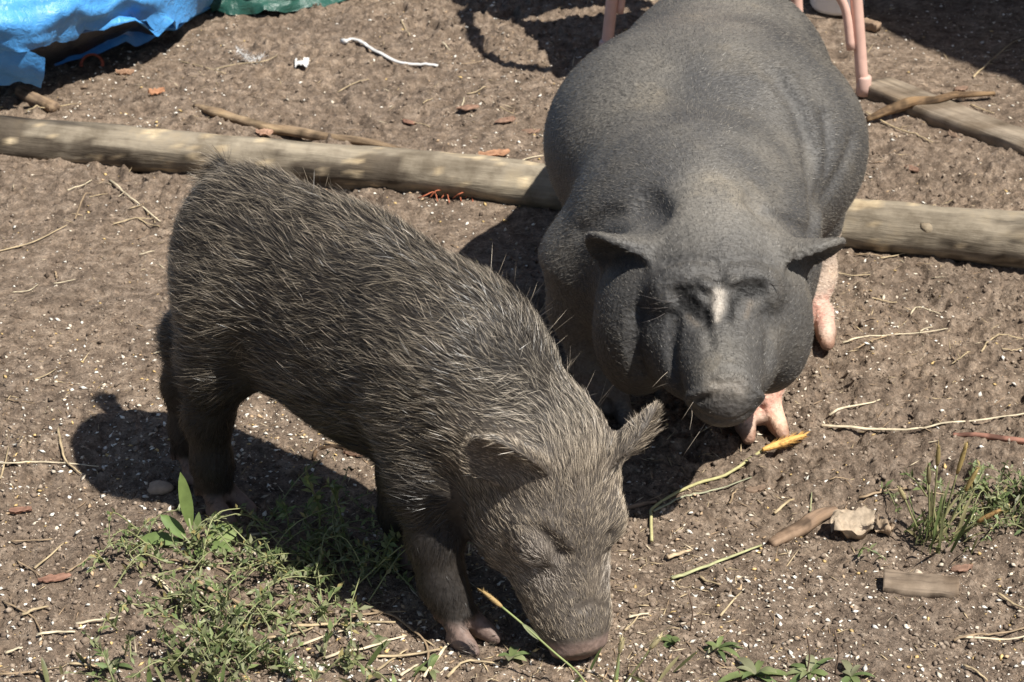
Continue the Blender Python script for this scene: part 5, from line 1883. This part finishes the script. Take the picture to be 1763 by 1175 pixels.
    for (e, L, W, c, fold, droop) in [((-0.10, 0.05, 1.0), 0.107, 0.0165, (0.20, 0.27, 0.085), 0.25, 0.0), ((-0.55, 0.15, 0.62), 0.062, 0.017, (0.16, 0.24, 0.07), 0.3, 0.1),
                                      ((0.85, 0.30, 0.35), 0.062, 0.026, (0.23, 0.30, 0.095), 0.2, 0.15), ((-0.9, 0.15, 0.25), 0.072, 0.018, (0.17, 0.24, 0.08), 0.2, 0.25),
                                      ((0.9, -0.2, 0.22), 0.055, 0.015, (0.19, 0.26, 0.09), 0.2, 0.2), ((0.3, -0.7, 0.35), 0.050, 0.014, (0.20, 0.27, 0.09), 0.2, 0.3), ((0.15, 0.1, 0.9), 0.05, 0.010, (0.22, 0.29, 0.11), 0.3, 0.0)]:
        mb = MB()
        d = unit(e)
        # narrow pale stalk widening into the blade
        mb.tube([[0, 0, 0], d * L * 0.2, d * L * 0.40], [0.0022, 0.0018, 0.0014], 5, (0.36, 0.40, 0.20))
        blade(mb, d * L * 0.30, d, unit(cam_n + 0.3 * np.array([0.4, 0, 0.8])), L * 0.72, W, np.array(c), fold, droop, 7)
        obj('leaf', mb.mesh('leaf'), lm, root)
    # foxtail grass tuft at the right
    def grass(u, v, label, nb, L0, L1, heads, seed, name='grass_tuft', group=None, spreadr=0.018, W=0.004, cols=None):
        r = np.random.default_rng(seed)
        o0 = gpt(u, v)
        root = bpy.data.objects.new(name, None)
        COL.objects.link(root)
        root.location = o0
        tag(root, label, 'grass', group)
        mb = MB()
        cols = cols or [(0.13, 0.17, 0.06), (0.19, 0.20, 0.09), (0.30, 0.27, 0.14)]
        for k in range(nb):
            p = np.array([spreadr * r.standard_normal(), spreadr * r.standard_normal(), -0.001])
            d = np.array([0.45 * r.standard_normal(), 0.45 * r.standard_normal(), 1.0])
            c = np.array(cols[r.integers(0, len(cols))]) * (0.7 + 0.6 * r.random())
            blade(mb, p, d, unit(cam_n + 0.6 * r.standard_normal(3)), L0 + (L1 - L0) * r.random(), W * (0.6 + 0.6 * r.random()), c, 0.3, 0.35 * r.random(), 5)
        obj('blade', mb.mesh('blade'), lm, root, kind='stuff')
        for (tx, ty, h, hl, c) in heads:
            ms = MB()
            top = np.array([tx, ty, h])
            ms.tube(bez([[0.3 * tx, 0, 0], [tx * 0.7, ty * 0.6, h * 0.55], top], 9), [0.0012] * len(bez([[0, 0, 0], [1, 0, 0], [2, 0, 0]], 9)), 5, (0.22, 0.22, 0.10))
            st = obj('stalk', ms.mesh('stalk'), sm, root)
            mh = MB()
            d = unit(top - np.array([tx * 0.6, ty * 0.5, h * 0.5]))
            P = bez([top, top + d * hl * .5, top + d * hl], 7)
            mh.tube(P, 0.0032 * np.sqrt(np.sin(math.pi * np.linspace(0.12, 0.93, len(P)))), 7, c)
            for i in range(70):
                s = r.random()
                b = top + d * hl * s
                o_ = unit(r.standard_normal(3))
                e_ = b + o_ * 0.006 + d * 0.005
                sd_ = unit(np.cross(o_, d)) * 0.0006
                mh.add([b - sd_, b + sd_, e_], None, [[0, 1, 2]], np.array(c) * (0.8 + 0.5 * r.random()))
            obj('seed_head', mh.mesh('seed_head', False), fm, st)
    o0 = gpt(1605, 935)
    cam_n = unit(_C - o0)
    tan = (0.34, 0.25, 0.10)
    grass(1605, 935, 'foxtail grass tuft with brown seed heads beside the bushy weed clump', 46, 0.035, 0.085,
          [(-0.012, 0, 0.085, 0.026, (0.18, 0.15, 0.08)), (-0.004, 0.0, 0.112, 0.028, (0.26, 0.20, 0.085)), (0.022, 0, 0.10, 0.045, tan), (0.035, 0, 0.075, 0.035, tan), (0.052, -0.01, 0.035, 0.034, (0.34, 0.21, 0.085)), (-0.04, 0, 0.062, 0.018, (0.32, 0.27, 0.14))], 14)
    # grass stem with a seed head leaning in front of the snout
    def stemgrass(pts, rad, label, hl, seed):
        r = np.random.default_rng(seed)
        P = bez(pts, 18)
        o0 = P[0].copy()
        root = bpy.data.objects.new('foxtail', None)
        COL.objects.link(root)
        root.location = o0
        tag(root, label, 'grass stem')
        ms = MB()
        ms.tube(P - o0, rad, 6, (0.24, 0.28, 0.11))
        obj('stem', ms.mesh('stem'), sm, root)
        d = unit(P[-1] - P[-3])
        mh = MB()
        H = bez([P[-1], P[-1] + d * hl * 0.5, P[-1] + d * hl], 8)
        mh.tube(H - o0, 0.0028 * np.sqrt(np.sin(math.pi * np.linspace(0.12, 0.93, len(H)))), 8, (0.36, 0.25, 0.11))
        for i in range(160):
            s = r.random()
            b = P[-1] + d * hl * s - o0
            o_ = unit(r.standard_normal(3))
            sd_ = unit(np.cross(o_, d)) * 0.0006
            mh.add([b - sd_, b + sd_, b + o_ * 0.0052 + d * 0.004], None, [[0, 1, 2]], np.array((0.46, 0.33, 0.15)) * (0.7 + 0.6 * r.random()))
        obj('seed_head', mh.mesh('seed_head', False), fm, root)
        mb = MB()
        blade(mb, P[5] - o0, unit([-0.25, 0.1, -0.4]), unit([0, -1, 0.5]), 0.045, 0.006, np.array((0.22, 0.26, 0.12)), 0.3, 0.1, 5)
        obj('leaf', mb.mesh('leaf'), lm, root)
        mb = MB()
        blade(mb, P[12] - o0, unit(P[12] - P[11]), unit([0, -1, 0.5]), 0.028, 0.006, np.array((0.30, 0.33, 0.18)), 0.3, 0.0, 5)
        obj('leaf', mb.mesh('leaf'), lm, root)
    stemgrass([gpt(1030, 1215), gp(1000, 1165, 0.025), gp(950, 1120, 0.055), gp(900, 1075, 0.08), gp(864, 1045, 0.095)], 0.0012, 'green foxtail stem leaning in front of the young pig snout', 0.028, 5)
    # bottom-edge greenery
    grass(640, 1175, 'upright grass blades beside the fallen broad leaf', 9, 0.03, 0.07, [], 20, W=0.006, spreadr=0.02)
    grass(320, 1185, 'pale grass blades in the front of the low weed patch', 14, 0.03, 0.07, [], 21, W=0.006, spreadr=0.03)
    grass(1050, 1185, 'pale foxtail blades in front of the young pig snout', 12, 0.03, 0.075, [(0.01, 0, 0.05, 0.02, (0.42, 0.36, 0.2)), (0.045, 0, 0.055, 0.02, (0.42, 0.36, 0.2))], 22, W=0.005, spreadr=0.035)
    grass(150, 1180, 'few grass blades left of the low weed patch', 8, 0.02, 0.05, [], 23, W=0.006, spreadr=0.025)
    def rosette(u, v, label, n, L, W, seed, group=None):
        r = np.random.default_rng(seed)
        o0 = gpt(u, v, 0.002)
        root = bpy.data.objects.new('seedling', None)
        COL.objects.link(root)
        root.location = o0
        tag(root, label, 'seedling', group)
        for k in range(n):
            az = 2 * math.pi * (k + 1.2 * r.random()) / n
            el = 0.1 + 1.0 * r.random() if n > 1 else 0.2
            d = np.array([math.cos(az) * math.cos(el), math.sin(az) * math.cos(el), math.sin(el)])
            mb = MB()
            blade(mb, np.zeros(3), d, np.array([0, 0, 1.0]), L * (0.45 + 0.75 * r.random() if n > 1 else 1.0), W * (0.6 + 0.5 * r.random()), np.array(GREENS[r.integers(0, 4)]) * (0.8 + 0.5 * r.random()), 0.35, 0.5, 5)
            obj('leaf', mb.mesh('leaf'), lm, root)
    rosette(1160, 1105, 'small round-leaved seedling right of the young pig snout', 6, 0.026, 0.010, 1)
    rosette(1235, 1118, 'sprawling seedling with narrow leaves beyond the flat green leaves', 11, 0.034, 0.008, 2)
    rosette(1300, 1162, 'flat pale green broad leaves pressed on the dirt', 8, 0.050, 0.013, 3)
    rosette(1395, 1160, 'bright green leafy seedling near two bare stalks', 11, 0.040, 0.010, 4)
    rosette(1465, 1172, 'bright green seedling right of the two bare stalks', 8, 0.032, 0.009, 5)
    rosette(670, 1105, 'single fallen broad green leaf on the straw by the fore hoof', 1, 0.040, 0.026, 6)
    rosette(740, 1160, 'low green leaves at the fore hoof of the young pig', 5, 0.034, 0.010, 7)
    rosette(200, 1160, 'low green seedling at the left end of the weed patch', 6, 0.030, 0.010, 8)
    rosette(1540, 862, 'tiny green sprout left of the foxtail tuft', 5, 0.014, 0.006, 9)
    rosette(700, 970, 'dark green leaf cluster behind the fore leg of the young pig', 4, 0.036, 0.02, 10)
    rosette(880, 1140, 'green leaves poking out under the young pig snout', 5, 0.034, 0.012, 11)
    for (u, v, h, lb) in [(1388, 1165, 0.062, 'left one of two thin bare dark stalks by the seedlings'), (1437, 1165, 0.062, 'right one of two thin bare dark stalks by the seedlings'), (1188, 1085, 0.055, 'thin bare dark stalk standing near the round-leaved seedling')]:
        p = gpt(u, v)
        mb = MB()
        mb.tube(bez([[0, 0, 0], [0.002, 0, h * 0.5], [-0.004, 0, h]], 8), 0.0010, 5, (0.16, 0.11, 0.08))
        obj('stalk', mb.mesh('stalk'), sm, None, lb, 'stalk', loc=p)


if 'things' in PARTS:
    build_things()
if 'litter' in PARTS:
    build_litter()
if 'weeds' in PARTS:
    build_weeds()
